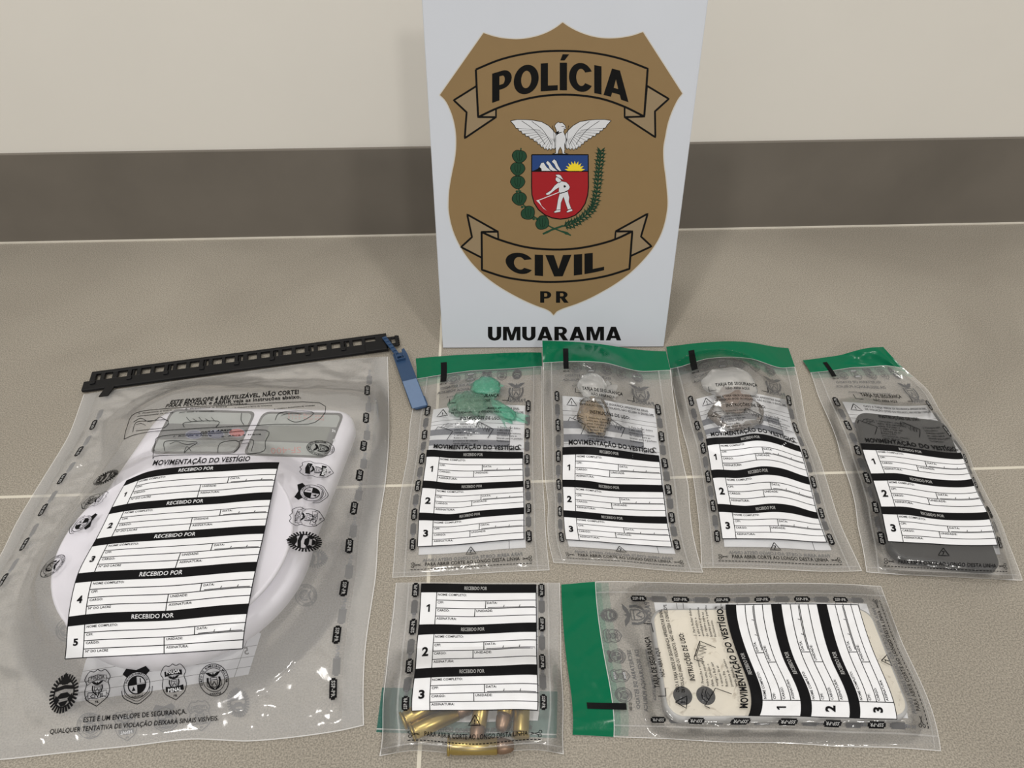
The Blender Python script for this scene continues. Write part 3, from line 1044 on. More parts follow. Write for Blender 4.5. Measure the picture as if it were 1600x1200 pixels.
def warning(S, mb, u, v, w, ch='!', ink=INK, dz=0.4):
    h = w * 0.84
    S.line(mb, [(u, v - h * 0.62), (u + w / 2, v + h * 0.38), (u - w / 2, v + h * 0.38)], w * 0.075, ink, dz, closed=True)
    S.text(mb, ch, u, v + h * 0.24, h * 0.42, ink, dz, align='c', bold=0.03, res=1)


def hand_drawing(S, mb, u, v, s, kind, ink=INK, dz=0.4):
    """the little drawings of a hand filling / closing an envelope"""
    q = lambda pts: [(u + x * s, v + y * s) for x, y in pts]
    lw = 0.38
    if kind == 0:
        S.line(mb, q([(0, 5), (1.6, 1.8), (8.5, 5), (13.5, 7.5), (9.5, 16)]), lw * 1.3, ink, dz)
        S.line(mb, q([(4, 3), (6, 0.4), (9, -0.4), (13, 0.8)]), lw, ink, dz)
        S.line(mb, q([(5, 4), (8, 2.2), (10.5, 3), (8, 4.4)]), lw, ink, dz)
        S.line(mb, q([(9, -0.4), (7, 1.4), (10, 1.8), (13, 2.6)]), lw, ink, dz)
    else:
        S.line(mb, q([(0, 5.5), (1.5, 0), (3.5, 0.6), (14, 6.5), (10, 15)]), lw * 1.3, ink, dz)
        S.line(mb, q([(1.5, 3), (3.4, 6), (4.6, 2.8), (6.2, 8.2), (7.4, 4.2), (8.6, 9.2), (9.4, 5.2), (10.4, 9.4), (11.2, 5.8)]), lw * 1.1, ink, dz)
        S.line(mb, q([(3.5, 0.6), (4.5, 2), (12, 6.2), (14, 6.5)]), lw * 0.9, ink, dz)


SMALL = dict(W=110, L=226, h=110.5, pitch=29.65, bar=6.8)


def small_bag(label, ctrl, height, zbase, name='evidence_bag', folded=False, reg=0.6, noiseamp=0.6, seed=1, toplift=None, tag0=60.0):
    root = thing(name, label, 'evidence bag', tuple(at(*ctrl[-1][2:4], 0.0)) if len(ctrl[-1]) == 4 else (0, 0, 0), 'small clear security envelopes')
    W, L = SMALL['W'], SMALL['L']
    w1, w2 = Waves(42, seed=seed), Waves(15, seed=seed + 50)

    def H(uv, xy):
        u, v = uv[:, 0], uv[:, 1]
        inner = smooth((u - 3) / 10) * smooth((W - 3 - u) / 10) * smooth((L - 1 - v) / 9)
        z = zbase + 0.5 + inner * (1.5 + noiseamp * (0.7 * w1(uv) + 0.35 * w2(uv)))
        z = np.maximum(z, zbase + 0.5)
        c = height(xy)
        c = c + 0.28 * w2(uv) * smooth((c - 0.5) / 3)
        e = smooth((u + 2) / 9) * smooth((W + 2 - u) / 9) * smooth((L + 1 - v) / 5)
        z = np.maximum(z, zbase + 0.5 + c * e)
        if toplift is not None:
            z = z + toplift(uv)
        return z
    S = Sheet(ctrl, H, reg)
    v0 = SMALL['h'] - 1.0 if folded else 0.0
    B = Under(S, zbase + 0.12, toplift)
    # films
    mb = MB()
    S.grid(mb, 0, v0, W, L, 72, 130, FILM)
    for u in (8.0, 102.0):
        S.rect(mb, u - 0.5, v0, u + 0.5, L, SEAM, 0.06)
    S.rect(mb, 0, L - 4.2, W, L - 3.6, SEAM, 0.06)
    for q in ([(0.15, v0), (0.15, L)], [(W - 0.15, v0), (W - 0.15, L)], [(0, L - 0.2), (W, L - 0.2)]):
        S.line(mb, q, 0.45, EDGE, 0.05)
    mb.build('front_film', root, True)
    mb = MB()
    B.rect(mb, 0, v0, W, L, FILMB, 0)
    mb.build('back_film', root, True)
    # green strip
    if not folded:
        mb = MB()
        S.rect(mb, 0, 0, W, 25.0, GREEN, 0.10, 1.6)
        S.line(mb, [(0, 25.2), (W, 25.2)], 0.5, EDGE, 0.12, step=1.5)
        mb.build('sealing_strip', root, True)
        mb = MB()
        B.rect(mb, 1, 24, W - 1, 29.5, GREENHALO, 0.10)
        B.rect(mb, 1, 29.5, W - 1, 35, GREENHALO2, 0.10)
        mb.build('green_reflection_band', root, True)  # two tinted bands, painted reflection of the strip fading below it
    # back panel of the envelope: white with grey bars, read through the film
    mb = MB()
    if True:
        b0 = 112 if folded else 65
        B.rect(mb, 17, b0, 95, 207, BACKWHITE, 0.12)
        for v in (88, 99.5, 125, 136.5, 162, 173.5):
            if v > b0:
                B.rect(mb, 17, v, 83, v + 6.5, BANDGREY, 0.18)
        for v in (79, 83, 107.5, 112, 118, 145, 150, 156, 183, 188, 194, 200):
            if v > b0:
                B.line(mb, [(17, v), (95, v)], 0.35, GREYINK, 0.18)
        B.line(mb, [(83, b0 + 20), (83, 207)], 0.4, GREYINK, 0.18)
        for k, v in enumerate((108.5, 145.5, 182.5)):
            if v > b0 + 4:
                B.text(mb, str(k + 2), 91, v, 5.2, GREYINK, 0.2, align='c', mirror=True, bold=0.03)
        if not folded:
            for k, (t, hh) in enumerate((('SECRETARIA DE ESTADO', 2.4), ('DA SEGURANÇA PÚBLICA', 2.4), ('INSTITUTO DE CRIMINALÍSTICA', 1.6))):
                B.text(mb, t, 62, (43, 48, 54)[k], hh, GREYINK, 0.2, w=(42, 44, 36)[k], mirror=True, bold=0.02)
            B.text(mb, 'PARANÁ', 95, 62, 3.4, GREYINK, 0.2, w=17, mirror=True, bold=0.02)
            arms(B, mb, 86, 51, 8, GREYINK, 0.2, -1)
            for k, u in enumerate((30, 44, 58, 72, 86)):
                badge(B, mb, (4, 3, 2, 1, 0)[k], u, 33, 5.4, GREYINK, 0.2, -1, 0.4)
        B.text(mb, 'PARA ABRIR CORTE AO LONGO DESTA LINHA', 92, 213.5, 2.7, FADEINK, 0.2, w=72, mirror=True, bold=0.02)
        for k in range(6):
            v = tag0 + 13.2 + k * 26.4
            if v > v0 + 2 and v < 200:
                for u, fl in ((12.4, False), (97.6, True)):
                    mark(B, mb, u, v, 10.2, 4.0, GREYINK, True, fl, 0.2)
    mb.build('back_print', root)
    # form on the front
    mb = MB()
    form(S, mb, 16, 94, SMALL['h'], 3, SMALL['pitch'], SMALL['bar'])
    mb.build('form_panel', root)
    # lettering and marks on the front film
    mb = MB()
    if not folded:
        S.text(mb, 'MOVIMENTAÇÃO DO VESTÍGIO', 56, 108.6, 4.0, INK, 0.45, w=70, align='c', bold=0.035, res=3)
        S.text(mb, 'TARJA DE SEGURANÇA', 53, 57, 3.1, INK, 0.45, w=36, align='c', bold=0.025)
        S.text(mb, 'NÃO ABRA AQUI', 53, 61.5, 2.4, INK, 0.45, w=20, align='c', bold=0.02)
        S.text(mb, 'CASO A TARJA VERDE DE SEGURANÇA APRESENTAR SINAL', 32, 69.2, 2.0, INK, 0.45, w=58, bold=0.02)
        S.text(mb, 'DE VIOLAÇÃO (VOID OU VIOLADO), NÃO RECEBA O ENVELOPE.', 32, 72.6, 2.0, INK, 0.45, w=62, bold=0.02)
        S.text(mb, 'INSTRUÇÕES DE USO:', 57, 79.6, 3.0, INK, 0.45, w=34, align='c', bold=0.025)
        warning(S, mb, 25, 71, 8.6)
        hand_drawing(S, mb, 21, 83, 1.05, 0)
        hand_drawing(S, mb, 54, 82, 1.05, 1)
        for k, t in enumerate(('1. Preencha o envelope', 'sobre uma superfície', 'plana. Coloque o', 'vestígio e faça sair', 'o excesso de ar.', 'Retire a fita', 'protetora do adesivo', 'verde (líquido).')):
            S.text(mb, t, 36.5, 84.6 + k * 2.75, 1.55, INK, 0.45, bold=0.015, res=1)
        for k, t in enumerate(('2. Para fechar dobre', 'a aba sobre o', 'envelope e pressione', 'do centro para as', 'laterais para o perfeito', 'fechamento.')):
            S.text(mb, t, 72, 87.6 + k * 2.6, 1.55, INK, 0.45, bold=0.015, res=1)
        for u, fl in ((29, 1), (80, -1)):
            S.line(mb, [(u, 55.5), (u, 60.5), (u + 6 * fl, 60.5)] if fl > 0 else [(u - 6, 60.5), (u, 60.5), (u, 55.5)], 0.55, INK, 0.45)
        mb.build('printed_instructions', root)
        mb = MB()
        S.rect(mb, 19.2, 9, 24, 34, INK, 0.45, 1.5)
        S.text(mb, '0001128', 21.6, 37.6, 1.8, INK, 0.45, w=5.6, align='c', bold=0.02)
        mb.build('serial_bar', root)
        mb = MB()
    warning(S, mb, 55, 206.5, 7.6, '7' if not folded else '!')
    S.text(mb, 'PARA ABRIR CORTE AO LONGO DESTA LINHA', 56, 217.2, 2.9, INK, 0.45, w=68, align='c', bold=0.015)
    for k in range(37):
        S.rect(mb, 12 + k * 2.35, 219.6, 13.6 + k * 2.35, 220.2, INK, 0.45)
    for u, s in ((15, 1), (96, -1)):
        for dv in (-1.3, 1.3):
            S.ring(mb, u - 1.6 * s, 216 + dv, 0.95, 0.4, INK, 0.45, n=10)
            S.line(mb, [(u - 0.8 * s, 216 + dv * 0.6), (u + 4 * s, 216 - dv * 0.5)], 0.45, INK, 0.45)
    mb.build('cut_line_lettering', root)
    for u, fl in ((12.4, False), (97.6, True)):
        mb = MB()
        for k in range(6):
            v = tag0 + k * 26.4
            if v > v0 - 1 and v < 202:
                mark(S, mb, u, max(v, v0 + 0.5), 10.6, 4.2, INK, False, fl)
        mb.build('edge_marks', root)
    return root, S


# ------------------------------------------------------------------ things inside the bags
def phone(name, label, px_l, px_r, px_t, px_b, length, width, thick, z0, rim, back, flat, ang):
    zt = z0 + thick
    c = (at(*px_l, zt) + at(*px_r, zt) + at(*px_t, zt) + at(*px_b, zt)) / 4
    root = thing(name, label, 'phone', (c[0], c[1], z0))
    mb = MB()
    prism(mb, rrect(c[0], c[1], length, width, 0.0105, ang), z0, zt - 0.0003, rim, inset=0.0022, rings=4)
    mb.build('frame', root, True)
    mb = MB()
    prism(mb, rrect(c[0], c[1], length - 0.0036, width - 0.0036, 0.0092, ang), zt - 0.0012, zt + 0.0001, back, inset=0.0005, rings=2)
    mb.build('back_panel', root)
    return root, c


def local(c, ang, x, y, z):
    return np.array([c[0] + x * math.cos(ang) - y * math.sin(ang), c[1] + x * math.sin(ang) + y * math.cos(ang), z])


def crumple(mb, c, rad, mat, seed, amp=0.25, ang=0.0, n=40, wl=0.9, zmin=0.0008):
    """a crumpled lump of thin plastic: c centre, rad radii (metres)"""
    r = np.random.default_rng(seed)
    K = r.normal(size=(14, 3)) * (2.2 / wl)
    ph = r.uniform(0, 6.28, 14)
    vs, fs = [], []
    m = n // 2
    for j in range(m + 1):
        t = math.pi * j / m
        for i in range(n):
            a = 2 * math.pi * i / n
            vs.append((math.sin(t) * math.cos(a), math.sin(t) * math.sin(a), math.cos(t)))
    vs = np.array(vs)
    d = 1 - np.abs(np.sin(vs @ K.T + ph)).mean(1) * amp * 1.4 + amp * 0.9 + amp * 0.35 * np.sin(vs @ K[:4].T * 2.1 + ph[:4]).sum(1) / 2
    p = vs * d[:, None] * np.array(rad)
    ca, sa = math.cos(ang), math.sin(ang)
    p = np.stack([p[:, 0] * ca - p[:, 1] * sa, p[:, 0] * sa + p[:, 1] * ca, p[:, 2]], 1) + np.array(c)
    p[:, 2] = np.maximum(p[:, 2], zmin + 0.0001 * np.abs(vs[:, 0]))
    for j in range(m):
        for i in range(n):
            k = (i + 1) % n
            fs.append((j * n + i, (j + 1) * n + i, (j + 1) * n + k, j * n + k))
    mb.add(p, fs, mat)


def ruffle(mb, c, a0, a1, r0, r1, mat, z0, z1, pleats, amp, seed=0, nr=14, na=70):
    """fan of gathered film spreading from a knot"""
    r = np.random.default_rng(seed)
    k2 = r.uniform(0, 6.28, 4)
    vs, fs = [], []
    for j in range(nr + 1):
        t = j / nr
        for i in range(na + 1):
            s = i / na
            a = math.radians(a0 + (a1 - a0) * s)
            rr = r0 + (r1 - r0) * t * (0.82 + 0.18 * math.sin(5.1 * s + k2[0]) + 0.10 * math.sin(17 * s + k2[1]))
            z = z0 + (z1 - z0) * t + amp * t * (0.4 + 0.6 * (1 - t)) * math.sin(pleats * 6.28 * s + k2[2] + 1.5 * math.sin(4 * t + k2[3]))
            vs.append((c[0] + rr * math.cos(a), c[1] + rr * math.sin(a), max(z, 0.0009)))
    for j in range(nr):
        for i in range(na):
            fs.append((j * (na + 1) + i, (j + 1) * (na + 1) + i, (j + 1) * (na + 1) + i + 1, j * (na + 1) + i + 1))
    mb.add(vs, fs, mat)


# ---- bag 1: green wrap
MINT = film('mint_wrap_film', tint=(0.72, 0.92, 0.85), milk=0.30, milkcol=srgb(118, 212, 180), rough=0.2, bump=0.6, scale=160, gloss=0.8)
MINTB = film('mint_wrap_body', tint=(0.75, 0.88, 0.83), milk=0.30, milkcol=srgb(142, 186, 164), rough=0.22, bump=0.6, scale=170, gloss=0.8)
CLEARW = film('white_wrap_film', tint=(0.97, 0.97, 0.96), milk=0.30, milkcol=(0.98, 0.98, 0.97), rough=0.14, bump=0.8, scale=140, gloss=1.0)
HERB = plain('dried_grey_green', (0.16, 0.18, 0.13), 0.85, noise=(300, 0.4), bump=(350, 0.8, 0.003))
BROWN = plain('golden_brown_lump', (0.42, 0.29, 0.14), 0.45, noise=(260, 0.5), bump=(240, 0.9, 0.004))
BROWN2 = plain('dull_brown_lump', (0.27, 0.20, 0.16), 0.55, noise=(220, 0.4), bump=(220, 0.9, 0.004))

p1 = at(735, 634, 0.006)
t = thing('knotted_wrap', 'mint green knotted plastic wrap inside the leftmost small bag of the top row', 'wrapped packet', (p1[0], p1[1], 0.001))
mb = MB()
crumple(mb, p1 + np.array([0, 0, 0.0012]), (0.0185, 0.0150, 0.0066), MINTB, 3, 0.30)
mb.build('wrap_body', t, True)
mb = MB()
crumple(mb, p1 + np.array([0, -0.001, 0]), (0.0115, 0.0095, 0.0042), HERB, 5, 0.3, n=28)
mb.build('contents', t, True)
k1 = at(756, 612, 0.0075)
mb = MB()
crumple(mb, at(759, 607, 0.0075), (0.0125, 0.0130, 0.0058), MINT, 6, 0.32)
ruffle(mb, k1, 25, 140, 0.002, 0.019, MINT, 0.0065, 0.0065, 5, 0.0028, 2)
ruffle(mb, at(742, 628, 0.006), 120, 215, 0.004, 0.022, MINTB, 0.006, 0.002, 4, 0.002, 4)
mb.build('knot_ruffle', t, True)
mb = MB()
crumple(mb, at(779, 638, 0.005), (0.0175, 0.0062, 0.0038), MINT, 9, 0.30, ang=-0.75)
ruffle(mb, at(770, 632, 0.005), -68, -22, 0.003, 0.034, MINT, 0.005, 0.0015, 3, 0.0018, 6)
mb.build('loose_tail', t, True)
hb1 = lambda xy: 9.5 * fall(sd_ell(xy, p1[:2] * 1000 + [3, 4], 16, 15), 26)

bag1_ctrl = [(0, 0, 649.4, 559.9), (55, 0, 757.5, 553), (110, 0, 846, 550.8), (0, 25.2, 651.6, 592), (45, 25.2, 738, 579), (110, 25.2, 846.9, 572),
             (16, 110.5, 667.2, 702.2), (33, 110.5, 700.5, 705), (55, 110.5, 742.5, 704.7), (94, 110.5, 816.7, 706),
             (16, 140.2, 661.3, 750.5), (35, 140.2, 699.8, 755), (55, 140.2, 741, 755), (94, 140.2, 817.5, 751.6),
             (16, 169.8, 654.9, 800.5), (38, 169.8, 702.5, 803.6), (58, 169.8, 743.8, 798), (94, 169.8, 818.6, 792.6),
             (16, 199.5, 652.5, 854), (55, 199.5, 735.5, 849), (94, 199.5, 818.6, 842), (0, 75, 641, 660), (0, 110, 637, 713), (0, 165, 621.7, 797), (110, 75, 847, 652), (110, 140, 848, 748),
             (0, 226, 613, 902.5), (55, 226, 737, 896.5), (110, 226, 858.5, 891)]
small_bag('clear evidence bag holding a mint green knotted wrap, leftmost with an upright green strip', bag1_ctrl, hb1, 0.5, seed=3)

# ---- bag 2: clear wrap with golden brown lump
p2 = at(926, 646, 0.008)
t = thing('brown_lump_packet', 'white film wrap twisted round a golden brown lump, inside the bag touching the sign board', 'wrapped packet', (p2[0], p2[1], 0.001))
mb = MB()
crumple(mb, p2 + np.array([0.0005, -0.003, -0.001]), (0.0105, 0.019, 0.0058), BROWN, 8, 0.35)
mb.build('contents', t, True)
mb = MB()
crumple(mb, at(925, 604, 0.009), (0.0125, 0.014, 0.0085), CLEARW, 12, 0.18)
crumple(mb, p2 + np.array([0.001, -0.002, 0]), (0.0135, 0.022, 0.0072), film('thin_wrap_film', milk=0.10, milkcol=(0.8, 0.78, 0.72), bump=0.8, scale=170, gloss=1.0), 21, 0.25)
ruffle(mb, at(935, 612, 0.008), -30, 60, 0.006, 0.022, CLEARW, 0.008, 0.003, 4, 0.002, 6)
mb.build('wrap_film', t, True)
pb = at(925, 606, 0.012)
hb2 = lambda xy: np.maximum(19.0 * fall(sd_ell(xy, pb[:2] * 1000, 8, 9), 46), 14.5 * fall(sd_ell(xy, p2[:2] * 1000, 11, 20), 32))
bag2_ctrl = [(0, 0, 847.3, 532), (50, 0, 931.7, 537), (110, 0, 1040.8, 549), (0, 25.2, 848.3, 567), (28, 25.2, 895, 564.6), (60, 25.2, 950, 567.3), (90, 25.2, 1001, 580.5), (110, 25.2, 1048, 577.8),
             (16, 110.5, 878.9, 698.8), (38, 110.5, 922.5, 698), (62, 110.5, 968, 703.5), (94, 110.5, 1028.8, 711.6),
             (16, 140.2, 878.5, 749.6), (36, 140.2, 917, 751), (53, 140.2, 950, 756), (77, 140.2, 999.5, 757), (94, 140.2, 1033.9, 758),
             (16, 169.8, 879.9, 797), (44, 169.8, 936, 802), (70, 169.8, 991, 806), (94, 169.8, 1040.8, 807),
             (16, 199.5, 884, 843), (55, 199.5, 966.5, 849), (94, 199.5, 1050, 854.5), (0, 70, 848.5, 625), (0, 110, 850, 700), (0, 165, 857, 790), (110, 70, 1056, 650), (110, 140, 1076, 758),
             (0, 226, 865, 879), (55, 226, 980, 885.5), (110, 226, 1098.5, 894.5)]
lift2 = lambda uv: 19.0 * (1 - smooth(uv[:, 1] / 60)) * (1 - 0.55 * smooth(uv[:, 0] / 110)) + 3 * np.exp(-((uv[:, 0] - 86) / 14) ** 2) * np.exp(-((uv[:, 1] - 28) / 14) ** 2)
small_bag('clear evidence bag with green strip raised against the sign board, holding golden brown packet', bag2_ctrl, hb2, 0.9, seed=9, toplift=lift2)

# ---- bag 3: clear wrap with dull brown lump
p3 = at(1146, 622, 0.009)
t = thing('clear_film_packet', 'crumpled clear film packet with dull brown lump, inside the bulging bag right of the board', 'wrapped packet', (p3[0], p3[1], 0.001))
mb = MB()
crumple(mb, p3 + np.array([0.001, 0, -0.001]), (0.0150, 0.0150, 0.0070), BROWN2, 31, 0.3)
mb.build('contents', t, True)
mb = MB()
crumple(mb, at(1140, 600, 0.0095), (0.024, 0.021, 0.0085), CLEARW, 44, 0.22)
crumple(mb, at(1150, 645, 0.007), (0.022, 0.020, 0.0065), MATS['thin_wrap_film'], 23, 0.28)
mb.build('wrap_film', t, True)
pb3 = at(1140, 608, 0.012)
hb3 = lambda xy: np.maximum(21.0 * fall(sd_ell(xy, pb3[:2] * 1000, 18, 18), 48), 16 * fall(sd_ell(xy, at(1150, 645, 0.01)[:2] * 1000, 18, 18), 34))
bag3_ctrl = [(0, 0, 1041, 541.6), (40, 0, 1113, 534.3), (82, 0, 1186.6, 537.4), (110, 0, 1232, 544), (0, 25.2, 1048, 576), (12, 25.2, 1064, 573), (30, 25.2, 1100.5, 561), (52, 25.2, 1141, 558), (72, 25.2, 1177.5, 561), (97, 25.2, 1219.6, 575.5), (110, 25.2, 1242.5, 573),
             (16, 110.5, 1103, 685), (42, 110.5, 1150, 683), (57, 110.5, 1177.5, 676.7), (71, 110.5, 1205, 681), (94, 110.5, 1249, 697),
             (16, 140.2, 1111, 733.8), (37, 140.2, 1151, 735.5), (57, 140.2, 1190, 728.4), (77, 140.2, 1229.5, 733.8), (94, 140.2, 1263, 746),
             (16, 169.8, 1120.8, 787), (38, 169.8, 1165, 790.8), (60, 169.8, 1208, 786.5), (78, 169.8, 1243.8, 790.8), (94, 169.8, 1276.5, 801.4),
             (16, 199.5, 1128.7, 841.7), (55, 199.5, 1208, 842), (94, 199.5, 1292, 847), (0, 70, 1059, 640), (0, 95, 1068, 680), (0, 140, 1083.4, 748), (110, 60, 1252.7, 620), (110, 90, 1262, 670), (110, 135, 1286.5, 734), (110, 188, 1315, 823),
             (0, 226, 1096.5, 887), (55, 226, 1220, 890), (110, 226, 1347, 892)]
lift3 = lambda uv: 7.0 * (1 - smooth(uv[:, 1] / 50)) * np.sin(np.clip(uv[:, 0] / 110, 0, 1) * math.pi)
small_bag('clear evidence bag bulging over a crumpled brown packet, just right of the sign board', bag3_ctrl, hb3, 1.3, seed=15, toplift=lift3)

# ---- bag 4: dark phone
DGREY = plain('dark_grey_case', srgb(27, 27, 29), 0.5, noise=(200, 0.05))
DRIM = plain('darker_grey_rim', srgb(26, 26, 27), 0.45)
e4 = [(1362, 760), (1523, 760), (1405, 642), (1480, 876)]
a4 = at(*e4[3], 0.011) - at(*e4[2], 0.011)
ang4 = math.atan2(-a4[0], a4[1]) if a4[1] > 0 else math.atan2(a4[0], -a4[1])
ph4, c4 = phone('smartphone', 'dark grey smartphone lying upright inside the rightmost bag', e4[0], e4[1], e4[2], e4[3], 0.0735, 0.147, 0.0085, 0.0026, DRIM, DGREY, None, ang4)
hb4 = lambda xy: 12.0 * fall(sd_rrect(xy, c4[:2] * 1000, 73.5, 147, 10, ang4) - 1.5, far_r(xy, c4[1] * 1000 + 25, 40, 12, 30))
bag4_ctrl = [(0, 0, 1254, 563), (45, 0, 1313, 555), (110, 0, 1380, 542), (0, 25.2, 1266.5, 582), (45, 25.2, 1330, 574), (85, 25.2, 1384.6, 571), (110, 25.2, 1411, 575),
             (16, 110.5, 1345, 692.8), (38, 110.5, 1386, 694.6), (62, 110.5, 1439.7, 701.7), (94, 110.5, 1502, 707.7),
             (16, 140.2, 1361, 740), (36, 140.2, 1400.5, 739), (55, 140.2, 1439.7, 746), (94, 140.2, 1518.8, 748),
             (16, 169.8, 1377, 791.5), (35, 169.8, 1414.8, 791.5), (55, 169.8, 1457.5, 799.7), (94, 169.8, 1543, 799.7),
             (16, 199.5, 1388, 846), (48, 199.5, 1457.5, 849.5), (94, 199.5, 1559, 851.3), (0, 60, 1279, 620), (0, 130, 1315, 719.5), (0, 190, 1340, 823),
             (110, 48, 1450, 609), (110, 70, 1466, 638), (110, 95, 1490, 673), (110, 135, 1521.6, 734), (110, 160, 1543, 776.5), (110, 198, 1575, 848), (55, 57, 1385, 622), (0, 226, 1354, 894), (55, 226, 1475, 901), (110, 226, 1598, 907)]
lift4 = lambda uv: 16.0 * (1 - smooth(uv[:, 1] / 48)) * smooth((uv[:, 0] - 15) / 95)
small_bag('clear evidence bag with a skewed curling green strip, holding the dark grey phone', bag4_ctrl, hb4, 1.7, seed=22, toplift=lift4)

# ---- bag 5: cartridges; its green end is folded underneath
BRASS = plain('brass', (0.47, 0.355, 0.12), 0.34, 0.9, noise=(120, 0.2))
COPPER = plain('dull_copper_bullet', (0.30, 0.20, 0.14), 0.4, 0.8, noise=(150, 0.3))


def cartridge(p_base, p_tip, label, zc=0.0066):
    a = at(*p_base, zc)
    b = at(*p_tip, zc)
    d = (b - a) / np.linalg.norm(b - a)
    root = thing('cartridge', label, 'cartridge', (a[0], a[1], zc - 0.005), 'brass cartridges in the bottom bag')
    mb = MB()
    lathe(mb, [(0, 0.0038), (0.0002, 0.0053), (0.0014, 0.0054), (0.0016, 0.0044), (0.0026, 0.0045), (0.0034, 0.0048), (0.0288, 0.0047), (0.029, 0.0043)], a, d, BRASS)
    mb.build('case', root, True)
    mb = MB()
    lathe(mb, [(0.0286, 0.0041), (0.031, 0.0045), (0.034, 0.0042), (0.0368, 0.0034), (0.0385, 0.0022), (0.0388, 0.0004)], a, d, COPPER)
    mb.build('bullet', root, True)
    return root


cartridge((642, 1145), (752, 1096), 'brass cartridge in the bottom bag, long bright one slanting up under the form')
cartridge((628, 1127), (722, 1076), 'brass cartridge at the far left of the bottom bag, mostly under the form')
cartridge((760, 1062), (744, 1152), 'brass cartridge pointing down behind the printed triangle of the bottom bag')
cartridge((805, 1046), (782, 1143), 'brass cartridge pointing down right of the printed triangle of the bottom bag')
cartridge((813, 1152), (819, 1055), 'brass cartridge standing at the right end of the row under the form')
cartridge((699, 1166), (800, 1166), 'brass cartridge lying level along the bottom edge of the bag')


def hb5(xy):
    d = sd_rrect(xy, (at(735, 1118, 0.006)[:2]) * 1000, 78, 34, 6, 0.0) - 4
    e = sd_rrect(xy, (at(750, 1166, 0.006)[:2]) * 1000, 38, 10, 4, 0.0)
    return np.maximum(12.6 * fall(d, 30, 1.0), 12.4 * fall(e, far_r(xy, 168, 8, 10, 22)))


bag5_ctrl = [(0, 109.5, 618.7, 910.7), (110, 109.5, 874.5, 910.7), (16, 110.5, 658.8, 911.5), (94, 110.5, 837.5, 913),
             (16, 140.2, 655, 975.8), (52, 140.2, 735, 976.5), (94, 140.2, 838.3, 972.7),
             (16, 169.8, 649.7, 1045), (42, 169.8, 709, 1042), (73, 169.8, 786.6, 1040), (94, 169.8, 839, 1037.7),
             (16, 199.5, 642.8, 1111.4), (54, 199.5, 740, 1109.6), (94, 199.5, 840.4, 1110), (12, 220, 638, 1156), (98, 220, 843.5, 1154.8), (0, 156, 606, 1019), (0, 185, 599.4, 1081), (110, 170, 877, 1045),
             (0, 226, 592.4, 1182), (55, 226, 738, 1180), (110, 226, 881, 1179)]
bag5, S5 = small_bag('clear evidence bag of brass cartridges, bottom left, its teal end folded underneath', bag5_ctrl, hb5, 0.9, folded=True, seed=31, tag0=56.6)
mb = MB()
quad = [at(618.7, 910.7), at(874.5, 910.7), at(869.5, 1153.5), at(588, 1144.4)]


class Flap(Plane):
    def P(s, uv, dz):
        uv = np.asarray(uv, float)
        a, b = uv[:, :1] / 110, uv[:, 1:] / 109
        p = (1 - b) * ((1 - a) * quad[0] + a * quad[1]) + b * ((1 - a) * quad[3] + a * quad[2])
        p[:, 2] = (0.25 + dz) / 1000
        return p


FL = Flap()
FL.rect(mb, 0, 0, 110, 109, FILMB, 0)
mb.build('folded_flap', bag5, True)
mb = MB()
FL.rect(mb, 0, 80, 110, 109, TEALFILM, 0.15)
FL.line(mb, [(0, 107), (110, 107)], 0.8, EDGE, 0.2)
mb.build('sealing_strip', bag5)

# ---- bag 6: white phone, lying on its side in the picture
WGLASS = plain('scuffed_white_back', srgb(226, 220, 207), 0.35, noise=(55, 0.05))
WRIM = plain('pale_grey_rim', srgb(176, 176, 176), 0.35, noise=(40, 0.05))
m = WGLASS
N, Lk = m.node_tree.nodes, m.node_tree.links
ns = N.new('ShaderNodeTexNoise')
ns.inputs['Scale'].default_value = 70
ns.inputs['Detail'].default_value = 8
ns.inputs['Distortion'].default_value = 2.5
rp = N.new('ShaderNodeValToRGB')
rp.color_ramp.elements[0].position = 0.60
rp.color_ramp.elements[0].color = (0, 0, 0, 1)
rp.color_ramp.elements[1].position = 0.74
rp.color_ramp.elements[1].color = (0.75, 0.75, 0.75, 1)
tcn = N.new('ShaderNodeTexCoord')
Lk.new(tcn.outputs['Object'], ns.inputs['Vector'])
Lk.new(ns.outputs['Fac'], rp.inputs[0])
mx = N.new('ShaderNodeMix')
mx.data_type = 'RGBA'
src = N['Principled BSDF'].inputs['Base Color'].links[0].from_socket
Lk.new(rp.outputs[0], mx.inputs['Factor'])
Lk.new(src, mx.inputs['A'])
mx.inputs['B'].default_value = (0.30, 0.24, 0.17, 1)
Lk.new(mx.outputs['Result'], N['Principled BSDF'].inputs['Base Color'])

